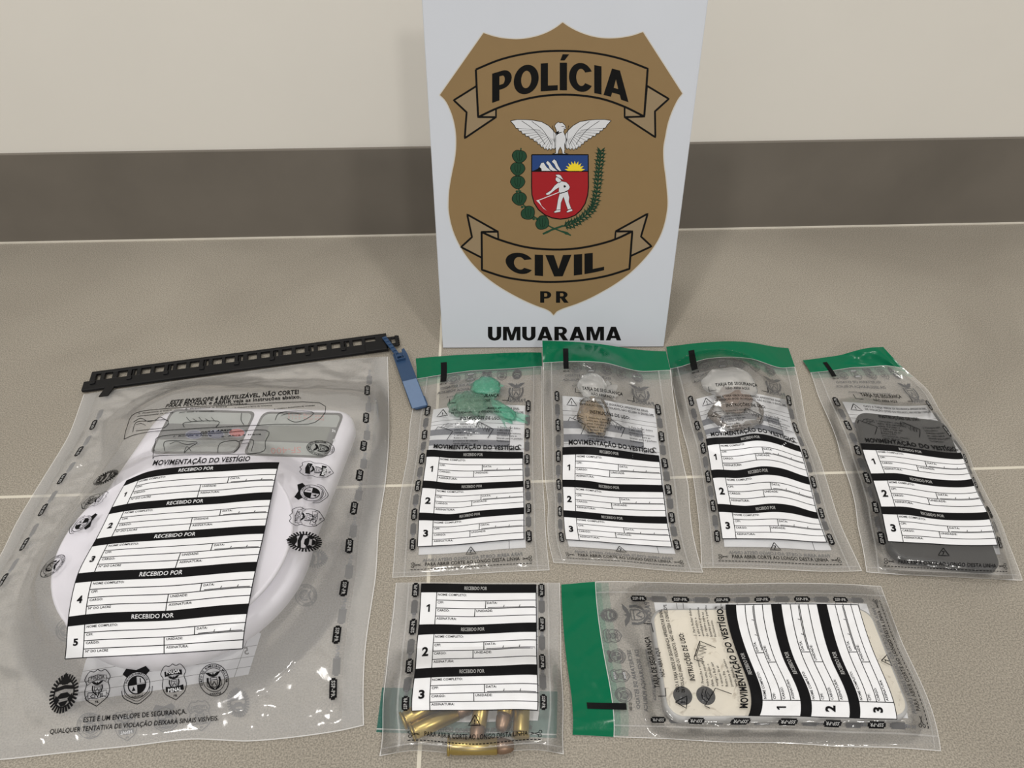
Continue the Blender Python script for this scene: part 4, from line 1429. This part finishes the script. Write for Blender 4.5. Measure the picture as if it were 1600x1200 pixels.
e6 = [(1023, 1033), (1398, 1033), (1200, 945), (1220, 1121)]
d6 = at(1400, 1121, 0.0105) - at(1035, 1123, 0.0105)
d6b = at(1350, 943, 0.0105) - at(1050, 944.5, 0.0105)
ang6 = (math.atan2(d6[1], d6[0]) + math.atan2(d6b[1], d6b[0])) / 2
ph6, c6 = phone('smartphone', 'scuffed white smartphone with two dark camera lenses, lying sideways in the bottom right bag', e6[0], e6[1], e6[2], e6[3], 0.147, 0.073, 0.0085, 0.0022, WRIM, WGLASS, None, ang6)
for px in ((1066.7, 1086.7), (1102.8, 1086.7)):
    q = at(*px, 0.0110)
    mb = MB()
    lathe(mb, [(0, 0.0057), (0.0006, 0.0057), (0.0008, 0.0052)], (q[0], q[1], 0.0104), (0, 0, 1), plain('lens_ring', (0.02, 0.02, 0.022), 0.4, spec=0.2))
    o = mb.build('camera_lens', ph6, True)
    mb = MB()
    lathe(mb, [(0, 0.0047), (0.0002, 0.0046)], (q[0], q[1], 0.0112), (0, 0, 1), plain('lens_glass', (0.012, 0.014, 0.018), 0.25, spec=0.25))
    mb.build('glass', o, True)
q = at(1085, 1087, 0.0106)
mb = MB()
lathe(mb, [(0, 0.0018), (0.0003, 0.0017)], (q[0], q[1], 0.0106), (0, 0, 1), plain('flash_lens', (0.75, 0.72, 0.6), 0.3))
mb.build('flash', ph6, True)
hb6 = lambda xy: 12.0 * fall(sd_rrect(xy, c6[:2] * 1000, 147, 73, 10, ang6) - 1.5, far_r(xy, c6[1] * 1000 + 10, 24, 12, 27))
bag6_ctrl = [(110, 0, 877, 913.3), (55, 0, 885.4, 1032.6), (0, 0, 894.7, 1148), (110, 25.2, 930.3, 908.7), (55, 25.2, 945.6, 1032.6), (0, 25.2, 959.4, 1151.5),
             (94, 110.5, 1132.9, 944.8), (62, 110.5, 1151, 1018.8), (16, 110.5, 1170.8, 1118), (94, 140.2, 1204.6, 943.8), (55, 140.2, 1225, 1032.6), (16, 140.2, 1250.8, 1119),
             (94, 169.8, 1276, 943.8), (55, 169.8, 1299.4, 1032.6), (16, 169.8, 1328, 1121.4), (94, 199.5, 1341, 944.8), (55, 199.5, 1371, 1032.6), (16, 199.5, 1402, 1123.7),
             (110, 110, 1137.5, 912.4), (0, 110, 1137.5, 1160), (110, 60, 1005, 909), (0, 60, 1035, 1154), (0, 170, 1310, 1167), (110, 226, 1376.6, 916), (66, 226, 1410, 1005), (0, 226, 1470.5, 1173.7)]
small_bag('clear evidence bag lying sideways at bottom right, holding the scuffed white phone', bag6_ctrl, hb6, 0.5, seed=40, tag0=50.0)

# ------------------------------------------------------------------ kitchen scale inside the large bag
class LevelPx(Plane):
    """a level plane at height z (metres); u, v are photograph pixels carried onto it"""

    def __init__(s, z):
        s.z = z

    def P(s, uv, dz):
        uv = np.asarray(uv, float)
        return np.array([at(a, b, s.z + dz / 1000) for a, b in uv])


class Turned(Plane):
    """another plane's artwork turned about a point"""

    def __init__(s, base, u, v, deg):
        s.b, s.c, s.a = base, np.array([u, v]), math.radians(deg)

    def P(s, uv, dz):
        d = np.asarray(uv, float) - s.c
        c, n = math.cos(s.a), math.sin(s.a)
        return s.b.P(np.stack([d[:, 0] * c - d[:, 1] * n, d[:, 0] * n + d[:, 1] * c], 1) + s.c, dz)


def corner_arc(p, a, b, r, k=6):
    """rounded corner at p between the directions to a and b"""
    p, a, b = (np.array(q, float) for q in (p, a, b))
    u, v = (a - p) / np.linalg.norm(a - p), (b - p) / np.linalg.norm(b - p)
    return [tuple(p + u * r * (1 - t) ** 2 + v * r * t ** 2) for t in np.linspace(0, 1, k + 1)]


PC, PR_ = np.array([-0.2130, 0.2965]), 0.0765
BC, BR_ = np.array([-0.2125, 0.3040]), 0.0835
TLc, TRc = (-0.2715, 0.4440), (-0.1085, 0.4335)
arc = [(BC[0] + BR_ * math.cos(a), BC[1] + BR_ * math.sin(a)) for a in np.radians(np.linspace(177, 363, 48))]
body_outline = corner_arc(TRc, arc[-1], TLc, 0.024) + corner_arc(TLc, TRc, arc[0], 0.026) + arc
SCALEWHITE = plain('white_scale_plastic', (0.88, 0.86, 0.94), 0.35, noise=(20, 0.02))
scale = thing('kitchen_scale', 'white kitchen scale with a round platform and grey display panels, inside the large bag', 'scale', (BC[0], BC[1], 0.0012))
mb = MB()
prism(mb, body_outline, 0.0012, 0.0270, SCALEWHITE, inset=0.009, rings=6)
o = mb.build('body', scale, True)
mb = MB()
lathe(mb, [(0, 0.060), (0.004, 0.066), (0.009, 0.0735), (0.0112, 0.0765), (0.0130, 0.0765), (0.0138, 0.0755), (0.0138, 0.0745), (0.0130, 0.0735)], (PC[0], PC[1], 0.0262), (0, 0, 1), SCALEWHITE, 72)
mb.build('platform', scale, True)
SZ = 0.0272
SP = LevelPx(SZ)
PANEL = plain('grey_display_sticker', (0.36, 0.385, 0.37), 0.3)
PBAND = plain('dark_display_band', (0.075, 0.08, 0.08), 0.3)
LCD = plain('olive_liquid_crystal', (0.16, 0.175, 0.15), 0.2)
PBORD = plain('black_panel_border', (0.03, 0.03, 0.032), 0.35)


def quadpt(q, s, t):
    q = np.array(q, float)
    return (1 - t) * ((1 - s) * q[0] + s * q[1]) + t * ((1 - s) * q[3] + s * q[2])


def rquad(q, r):
    n = 4
    out = []
    for i in range(4):
        out += corner_arc(q[i], q[i - 1], q[(i + 1) % 4], r, 5)
    return out


for k, q in enumerate(([(268.7, 639), (401, 642.5), (370, 709), (233, 709)], [(411, 643), (538.8, 645), (510.6, 716), (379, 711)])):
    mb = MB()
    SP.poly(mb, rquad(q, 12), PBORD, 0.0)
    ins = [quadpt(q, *p) for p in ((0.03, 0.05), (0.97, 0.05), (0.965, 0.95), (0.025, 0.95))]
    SP.poly(mb, rquad(ins, 10), PANEL, 0.08)
    SP.poly(mb, [quadpt(q, *p) for p in ((0.025, 0.32), (0.97, 0.32), (0.97, 0.68), (0.025, 0.68))], PBAND, 0.14)
    o = mb.build('display_panel', scale)
    if k == 0:
        for (x, y), mt, nm in (((303, 679), plain('blue_button', srgb(52, 62, 112), 0.4), 0), ((337, 678.5), MATS['blue_button'], 0), ((370, 676), plain('red_button', srgb(190, 72, 70), 0.4), 0)):
            mb = MB()
            SP.disc(mb, x, y, 14, plain('button_rim', srgb(126, 130, 150), 0.4), 0.2, 7.4)
            SP.disc(mb, x, y, 12, mt, 0.5, 6.2)
            mb.build('button', o)
    else:
        mb = MB()
        SP.poly(mb, [(420.6, 664.5), (517, 667), (509, 690.5), (413, 688)], LCD, 0.22)
        mb.build('screen', o)
        mb = MB()
        RED = plain('red_lettering', srgb(196, 128, 120), 0.5)
        SP.text(mb, 'SF-400', 470, 698, 9.5, RED, 0.22, w=47, rot=178, bold=0.0)
        mb.build('panel_lettering', o)
        mb = MB()
        for i in range(2):
            SP.text(mb, 'MAX 10 kg  d = 1 g', 506, 648.5 + i * 5, 3.4, RED, 0.22, w=56, rot=182, bold=0.0)
            SP.text(mb, ('kg', 'lb')[i], 524, (672, 686)[i], 4, BACKWHITE, 0.22, rot=180)
        mb.build('panel_lettering', o)

# ------------------------------------------------------------------ the large bag
POLY = np.array(body_outline) * 1000


def sd_poly(xy, poly=POLY):
    a, b = poly, np.roll(poly, -1, 0)
    d = np.full(len(xy), 1e9)
    ins = np.zeros(len(xy), bool)
    for p, q in zip(a, b):
        e = q - p
        w_ = xy - p
        t = np.clip((w_ @ e) / (e @ e + 1e-12), 0, 1)
        d = np.minimum(d, np.linalg.norm(w_ - t[:, None] * e, axis=1))
        c = ((p[1] <= xy[:, 1]) & (q[1] > xy[:, 1])) | ((q[1] <= xy[:, 1]) & (p[1] > xy[:, 1]))
        xx = p[0] + (xy[:, 1] - p[1]) / (e[1] if abs(e[1]) > 1e-12 else 1e-12) * e[0]
        ins ^= c & (xy[:, 0] < xx)
    return np.where(ins, -d, d)


BW_, BL_ = 272.0, 340.0
bw1, bw2, bw3 = Waves(75, seed=5), Waves(26, seed=6), Waves(11, seed=8, n=12)
CREASES = [((180, 8), (262, 38), 3.0, 5), ((170, 26), (262, 30), 2.4, 4), ((196, 60), (250, 92), 3.0, 5), ((214, 92), (264, 82), 2.2, 4), ((230, 40), (256, 14), 2.6, 5),
           ((20, 200), (80, 296), 3.2, 7), ((8, 240), (74, 330), 3.5, 6), ((200, 336), (226, 302), 4.0, 5), ((214, 318), (268, 330), 2.5, 5), ((206, 246), (240, 300), 2.5, 7), ((60, 12), (150, 20), 1.6, 5),
           ((205, 110), (262, 120), 2.2, 6), ((30, 130), (80, 170), 2.0, 8), ((14, 300), (70, 300), 3.0, 5)]


def big_height(uv, xy):
    u, v = uv[:, 0], uv[:, 1]
    inner = smooth((u - 6) / 14) * smooth((BW_ - 6 - u) / 14) * smooth((BL_ - 2 - v) / 10) * smooth((v + 4) / 12)
    sd = sd_poly(xy)
    far = smooth(sd / 40)
    z = 1.0 + inner * (2.2 + far * (1.1 * bw1(uv) + 0.5 * bw2(uv)) + 0.25 * bw3(uv) * far)
    for a, b, amp, wd in CREASES:
        a, b = np.array(a, float), np.array(b, float)
        e = b - a
        t = np.clip(((uv - a) @ e) / (e @ e), 0, 1)
        d = np.linalg.norm(uv - a - t[:, None] * e, axis=1)
        z = z + inner * far * 0.45 * amp * np.exp(-(d / wd / 1.15) ** 2) * (0.35 + 0.65 * np.sin(t * math.pi))
    z = np.maximum(z, 0.9)
    hb = 30.0 * fall(sd - 3, far_r(xy, 390, 60, 36, 66))
    hp = hb + 12.2 * fall(sd_ell(xy, PC * 1000, 77, 77) - 1.5, 26)
    e = smooth((u + 4) / 16) * smooth((BW_ + 4 - u) / 16) * smooth((BL_ + 3 - v) / 12)
    return np.maximum(z, 1.0 + (np.maximum(hb, hp) + 0.25 * bw2(uv) * (hb > 3)) * e)


big_ctrl = [(0, 0, 131, 616), (136, 0, 370, 583), (272, 0, 606, 557), (0, 51, 107.5, 680), (0, 85, 82.5, 722.5), (0, 125, 50, 775), (0, 155, 22.5, 822), (0, 178, 5, 860), (0, 340, 'w', -352, 170),
            (272, 96, 608, 680), (272, 154, 601.7, 760), (272, 194, 592, 822), (272, 237, 587.5, 900), (272, 270, 577.5, 965), (272, 298, 570, 1025), (272, 340, 569, 1133),
            (78, 340, 30, 1185), (136, 340, 210, 1166), (168, 340, 300, 1155), (198, 340, 382, 1159), (262, 340, 540, 1141),
            (91, 145, 198, 751), (105, 145, 228, 737), (145, 145, 311, 727), (201, 145, 436, 722),
            (91, 174, 175, 792), (125, 174, 250, 782), (168, 174, 343.8, 775.5), (201, 174, 425.5, 768.8),
            (91, 203, 150.6, 842), (148, 203, 287.5, 828.8), (201, 203, 415, 821),
            (91, 232, 121.5, 895.5), (140, 232, 243.8, 888.8), (201, 232, 402, 877.5),
            (91, 261, 106.9, 964), (153, 261, 262.5, 954.4), (201, 261, 389, 943),
            (91, 290, 102, 1029.4), (145, 290, 240, 1022), (201, 290, 378.8, 1013.6)]
root = thing('evidence_bag', 'large clear evidence bag with a black perforated bar along its top, holding the white scale', 'evidence bag', tuple(at(330, 900, 0)))
BS = Sheet(big_ctrl, big_height, 1.0)
BBK = Under(BS, 0.35)


class BagPx(Plane):
    """the large bag's front film again, its artwork measured in photograph pixels"""

    def uv(s, px):
        goal = np.array([at(a, b)[:2] for a, b in np.asarray(px, float)])
        x = np.stack([(goal[:, 0] + 0.355) * 1000, (0.505 - goal[:, 1]) * 1000], 1)
        n = len(x)
        for _ in range(14):
            f = BS.map(np.concatenate([x, x + [[0.5, 0]], x + [[0, 0.5]]]))
            J = np.stack([(f[n:2 * n] - f[:n]) / 0.5, (f[2 * n:] - f[:n]) / 0.5], 2)
            x = x + np.clip(np.linalg.solve(J, (goal - f[:n])[:, :, None])[:, :, 0], -25, 25)
        return x

    def P(s, px, dz):
        return BS.P(s.uv(px), dz)


BPX = BagPx()


def big_uv(px, py):
    return tuple(BPX.uv([(px, py)])[0])


mb = MB()
BS.grid(mb, 0, 0, BW_, BL_, 150, 180, BIGFILM)
for q in ([(0.2, 0), (0.2, BL_)], [(BW_ - 0.2, 0), (BW_ - 0.2, BL_)], [(0, BL_ - 0.3), (BW_, BL_ - 0.3)]):
    BS.line(mb, q, 0.6, EDGE, 0.06)
mb.build('front_film', root, True)
mb = MB()
BBK.rect(mb, 0, 0, BW_, BL_, FILMB, 0)
mb.build('back_film', root, True)
mb = MB()
BS.rect(mb, 1.5, 2, 12, BL_ - 1, SEALED, 0.12)
mb.build('side_seal', root, True)
mb = MB()
BS.rect(mb, BW_ - 12, 2, BW_ - 1.5, BL_ - 1, SEALED, 0.12)
mb.build('side_seal', root, True)
# back print: white form panel and crests seen through the film
FL0 = LevelPx(0.0006)
mb = MB()
FL0.poly(mb, [(134, 1032), (116, 1097), (250, 1078), (388, 1054), (408, 990), (300, 930), (180, 950)], BACKWHITE, 0.0)
for a, b in (((125, 1066), (397, 1025)), ((129, 1049), (402, 1008)), ((120, 1083), (392, 1041))):
    FL0.line(mb, [a, b], 0.7, GREYINK, 0.08, step=20)
FL0.line(mb, [(386, 1000), (366, 1058)], 0.8, GREYINK, 0.08, step=20)
FL0.text(mb, '5', 389, 1022, 11, GREYINK, 0.1, mirror=True, rot=-8)
for k, (x, y) in enumerate(((372, 1098), (312, 1118), (258, 1122), (196, 1134), (140, 1134))):
    t_ = Turned(FL0, x, y, -7)
    badge(t_, mb, k, x, y, 20, FADEINK, 0.1, -1, 1.0)
for k, (x, y) in enumerate(((492, 872), (478, 930), (104, 985))):
    badge(Turned(FL0, x, y, 90), mb, (0, 4, 4)[k], x, y, 17, FADEINK, 0.1, -1, 1.0)
mb.build('back_print', root)
# front form
mb = MB()
form(BS, mb, 91, 201, 145, 5, 29, 6.9, big=True, dz=0.35, numw=0.10, th=1.1)
mb.build('form_panel', root)
# crests
mb = MB()
for k, (x, y, r) in enumerate(((100, 1083, 9.2), (152, 1074, 8.6), (214, 1070, 9.4), (272, 1065, 9.0), (334, 1062, 9.2))):
    u, v = big_uv(x, y)
    badge(Turned(BS, u, v, -5), mb, k, u, v, r, INK, 0.45, 1, 0.42)
mb.build('printed_crests', root)
mb = MB()
for k, (x, y) in enumerate(((501, 700), (495, 734), (487, 770), (480, 808), (476, 846))):
    u, v = big_uv(x, y)
    badge(Turned(BS, u, v, -88), mb, (4, 3, 2, 1, 0)[k], u, v, 9.4, INK, 0.45, 1, 0.42)
mb.build('printed_crests', root)
mb = MB()
for k, (x, y) in enumerate(((165, 746), (146, 782), (128, 818), (82, 884))):
    u, v = big_uv(x, y)
    badge(Turned(BS, u, v, 95), mb, (0, 1, 2, 4)[k], u, v, 9.0, INK, 0.45, 1, 0.42)
mb.build('printed_crests', root)
# lettering and drawings
mb = MB()


def btext(t, x0, y0, x1, y1, h, bold=0.03, dz=0.5):
    a, b = np.array(big_uv(x0, y0)), np.array(big_uv(x1, y1))
    BS.text(mb, t, a[0], a[1], h, INK, dz, w=float(np.linalg.norm(b - a)), rot=math.degrees(math.atan2(b[1] - a[1], b[0] - a[0])), bold=bold, res=2)


def bline(pts, width=0.85):
    p = [(100 + x * 0.375, 480 + y * 0.375) for x, y in pts]
    BPX.line(mb, curve(p, 4) if len(p) > 2 else p, width, INK, 0.5, step=4.0)


BPX.qtext(mb, 'ESTE ENVELOPE é REUTILIZÁVEL, NÃO CORTE!', (265, 631), (467, 615), (467, 608.8), (268, 625.4), INK, 0.5, 0.04)
BPX.qtext(mb, 'PARA FECHAR e ABRIR veja as instruções abaixo.', (258, 636.5), (470.5, 622), (469.5, 616.6), (261, 631.6), INK, 0.5, 0.03)
BPX.qtext(mb, 'MOVIMENTAÇÃO DO VESTÍGIO', (238, 727), (390, 720), (392, 713), (241, 719.5), INK, 0.5, 0.03, 3)
mb.build('printed_instructions', root)
mb = MB()
BPX.qtext(mb, 'ESTE É UM ENVELOPE DE SEGURANÇA.', (129.8, 1128.6), (291.6, 1115.2), (290.8, 1107.8), (131, 1121), INK, 0.5, 0.012, 3)
BPX.qtext(mb, 'QUALQUER TENTATIVA DE VIOLAÇÃO DEIXARÁ SINAIS VISÍVEIS.', (77.3, 1146.8), (341, 1125.5), (342, 1118.4), (78.4, 1139.6), INK, 0.5, 0.012, 3)
mb.build('printed_warning', root)
mb = MB()
btext('PARA ABRIR', 313, 677, 362, 673, 2.6, 0.03)
btext('PARA FECHAR', 333, 633, 386, 632, 1.8)
btext('1. Posicione a trava', 216, 647, 268, 641, 1.7)
btext('corretamente na barra', 214, 651, 270, 645, 1.7)
btext('2. Pressione a trava', 288, 640, 354, 636, 1.7)
btext('por toda a extensão', 280, 645, 334, 643, 1.7)
btext('3. Coloque o lacre de segurança', 366, 638, 425, 634, 1.7)
btext('4. Confira o fechamento do envelope', 428, 640, 492, 634, 1.7)
btext('1. Rompa o lacre', 270, 683, 330, 681, 1.7)
btext('2. Abra a trava', 345, 683, 408, 679, 1.7)
bline([(250, 550), (262, 500), (300, 440), (460, 420), (700, 408), (1065, 398), (1045, 480), (880, 488), (640, 500), (400, 515), (300, 530), (250, 550)])
bline([(370, 632), (378, 575), (410, 536), (640, 524), (840, 512), (838, 560), (815, 606), (600, 614), (400, 618), (370, 632)])
bline([(286, 520), (300, 480), (350, 474), (430, 470), (420, 500), (345, 510), (300, 515)])
bline([(290, 478), (320, 462), (350, 476), (380, 470), (400, 458), (430, 472)])
bline([(300, 490), (320, 484), (340, 492)], 0.7)
bline([(502, 500), (506, 480), (640, 474), (632, 500)])
for k in range(5):
    bline([(510 + k * 26, 458 + (k % 2) * 6), (520 + k * 26, 470), (530 + k * 26, 476)], 0.7)
bline([(740, 440), (738, 470), (750, 490)])
bline([(880, 470), (900, 440), (980, 432), (1040, 440), (1000, 470), (960, 478), (930, 464)])
bline([(905, 450), (950, 440), (990, 446)], 0.7)
bline([(420, 600), (416, 566), (440, 556), (520, 558), (555, 564), (530, 580), (500, 606)])
bline([(440, 570), (470, 560), (510, 572), (545, 566)], 0.7)
bline([(500, 606), (512, 580), (530, 600)], 0.7)
bline([(640, 606), (652, 566), (720, 556), (730, 580), (706, 606)])
bline([(720, 560), (760, 552), (790, 556), (780, 600)])
bline([(740, 570), (770, 566), (764, 590)], 0.7)
mb.build('instruction_drawings', root)
# tags along both sides, in pairs with those of the back
mb = MB()
mg, mr, mq = MB(), MB(), MB()
for k, v in enumerate((38, 72, 106, 140, 174, 208, 242, 276, 310)):
    mark(BS, mb, 20, v, 12.6, 4.5, INK)
    mark(BS, mr, 254.5, v, 12.6, 4.5, INK, flip=True)
    mark(BBK, mg, 22, v - 13, 12.0, 4.4, GREYINK, True, False, 0.15)
    mark(BBK, mq, 256, v - 13, 12.0, 4.4, GREYINK, True, True, 0.15)
mb.build('edge_marks', root)
mr.build('edge_marks', root)
mg.build('back_edge_marks', root)
mq.build('back_edge_marks', root)

# black perforated closing bar
BLACKP = plain('black_bar_plastic', (0.008, 0.008, 0.009), 0.45, spec=0.22, bump=(200, 0.1, 0.0005))
g0, g1 = at(138, 611, 0.001), at(607, 547.5, 0.001)
gx = (g1 - g0) / np.linalg.norm(g1 - g0)
gy = np.array([-gx[1], gx[0], 0])
gz = np.array([0, 0, 1.0])
GL = float(np.linalg.norm(g1 - g0))
GA = np.array([gx, gy, gz])


def gbox(mb, x0, x1, y0, y1, z0, z1, mat=BLACKP):
    box(mb, g0 + gx * (x0 + x1) / 2 + gy * (y0 + y1) / 2 + gz * ((z0 + z1) / 2 - g0[2]), (x1 - x0, y1 - y0, z1 - z0), mat, GA)


mb = MB()
Z0, Z1 = 0.0016, 0.0044
gbox(mb, -0.0045, GL, -0.0018, 0.0098, Z0, Z1)
gbox(mb, 0.0, GL, 0.0188, 0.0224, Z0, Z1)
cx = [(130, 14), (172, 26), (228, 34), (275, 16), (322, 34), (377, 34), (423, 16), (468, 34), (522, 34), (570, 16), (617, 34), (670, 34), (715, 16), (765, 34), (820, 34), (865, 16), (913, 34), (970, 34), (1018, 16), (1065, 34), (1125, 34), (1173, 16), (1220, 34), (1278, 40)]
edges = [0.0]
for c_, w_ in cx:
    x = (c_ - 98) / (1352 - 98) * GL
    hw = (w_ + 5) / 2 / 1254 * GL
    edges += [x - hw, x + hw]
edges.append(GL)
for a, b in zip(edges[0::2], edges[1::2]):
    gbox(mb, a, b, 0.0098, 0.0188, Z0, Z1)
for k, (c_, w_) in enumerate(cx):
    if w_ <= 16:
        x = (c_ - 112) / (1352 - 98) * GL
        gbox(mb, x - 0.0022, x + 0.0022, 0.0045, 0.0085, Z1, Z1 + 0.0012)
    if w_ == 16:
        x = (c_ - 98) / 1254 * GL
        gbox(mb, x - 0.0018, x - 0.0002, 0.0098, 0.0188, Z0, Z1 - 0.001)
bevel(mb.build('closing_bar', root), 0.0003, 1)
mb = MB()
gbox(mb, GL - 0.021, GL - 0.001, -0.0034, 0.0104, Z1, Z1 + 0.0020)
gbox(mb, GL - 0.001, GL + 0.004, 0.002, 0.016, Z0 + 0.001, Z1)
gbox(mb, GL + 0.0075, GL + 0.0105, 0.002, 0.017, Z0 + 0.001, Z1)
gbox(mb, GL + 0.004, GL + 0.0075, 0.002, 0.006, Z0 + 0.001, Z1)
gbox(mb, GL + 0.004, GL + 0.0075, 0.013, 0.016, Z0 + 0.001, Z1)
for k in range(5):
    gbox(mb, GL + 0.0105, GL + 0.0115, 0.003 + k * 0.003, 0.0045 + k * 0.003, Z0 + 0.001, Z1)
bevel(mb.build('slider_clip', root), 0.0003, 1)
mb = MB()
n = 9
vs = []
for i in range(n + 1):
    t = i / n
    c0 = g0 + gx * (0.0205 - 0.004 * t) + gy * (0.002 - 0.0165 * t) + gz * (0.0042 - g0[2] + 0.0012 * t)
    for s_, zz in ((-1, 0), (1, 0), (1, -0.0009), (-1, -0.0009)):
        vs.append(c0 + gx * s_ * 0.0038 + gz * zz)
fs = []
for i in range(n):
    for j in range(4):
        k = (j + 1) % 4
        fs.append((i * 4 + j, i * 4 + k, i * 4 + 4 + k, i * 4 + 4 + j))
fs += [(3, 2, 1, 0), (n * 4, n * 4 + 1, n * 4 + 2, n * 4 + 3)]
mb.add(vs, fs, BLACKP)
mb.build('pull_tab', root)

# blue security seal through the end of the bar
BLUE = plain('blue_seal_plastic', srgb(38, 66, 100), 0.45, noise=(120, 0.06))
BLUE2 = plain('pale_blue_label', srgb(104, 126, 158), 0.6, noise=(300, 0.08))
s0, s1 = at(624, 551, 0.0072), at(657, 638, 0.0035)
sx = (s1 - s0) / np.linalg.norm(s1 - s0)
sy = np.cross(gz, sx)
sy /= np.linalg.norm(sy)
sn = np.cross(sx, sy)
SL = float(np.linalg.norm(s1 - s0))
seal = thing('security_seal', 'blue plastic security seal looped through the right end of the black bar', 'seal', tuple(at(650, 625, 0)))
SA = np.array([sx, sy, sn])


def sbox(mb, x0, x1, y0, y1, z0, z1, mat):
    box(mb, s0 + sx * (x0 + x1) / 2 + sy * (y0 + y1) / 2 + sn * (z0 + z1) / 2, (x1 - x0, y1 - y0, z1 - z0), mat, SA)


mb = MB()
hw = 0.0072
o2 = [(0.001, -hw * 0.9), (SL - 0.004, -hw), (SL, -hw * 0.55), (SL, hw * 0.75), (SL - 0.002, hw), (SL - 0.012, hw), (SL - 0.013, hw * 0.9), (0.004, hw * 0.9), (-0.004, hw * 0.75), (-0.003, hw * 0.4), (0.001, hw * 0.3)]
vs = [s0 + sx * a + sy * b + sn * zz for zz in (-0.0009, 0.0009) for a, b in o2]
k = len(o2)
mb.add(vs, [tuple(range(k - 1, -1, -1)), tuple(range(k, 2 * k))] + [(i, (i + 1) % k, k + (i + 1) % k, k + i) for i in range(k)], BLUE)
bevel(mb.build('body', seal), 0.0003)
mb = MB()
sbox(mb, SL * 0.52, SL - 0.0012, -hw * 0.93, hw * 0.82, 0.0009, 0.00105, BLUE2)
mb.build('label_field', seal)
mb = MB()
a0, a1 = at(600, 527, 0.0078), s0 + sx * 0.008 + sn * 0.0022 - sy * 0.002
ad = (a1 - a0)
al = float(np.linalg.norm(ad))
ad /= al
ay = np.cross(gz, ad)
ay /= np.linalg.norm(ay)
an = np.cross(ad, ay)
box(mb, (a0 + a1) / 2, (al, 0.0042, 0.0012), BLUE, (ad, ay, an))
for i in range(6):
    box(mb, a0 + ad * (al * (i + 0.6) / 6.5) + an * 0.0009, (0.0008, 0.0036, 0.0010), BLUE, (ad, ay, an))
mb.build('ribbed_strap', seal)
mb = MB()
sbox(mb, 0.004, 0.0125, -0.0052, -0.0042, 0.0009, 0.0038, BLUE)
sbox(mb, 0.004, 0.0125, 0.0018, 0.0028, 0.0009, 0.0038, BLUE)
sbox(mb, 0.0115, 0.0125, -0.0042, 0.0018, 0.0009, 0.0038, BLUE)
sbox(mb, 0.0075, 0.0085, -0.0042, 0.0018, 0.0034, 0.0038, BLUE)
mb.build('clasp', seal)
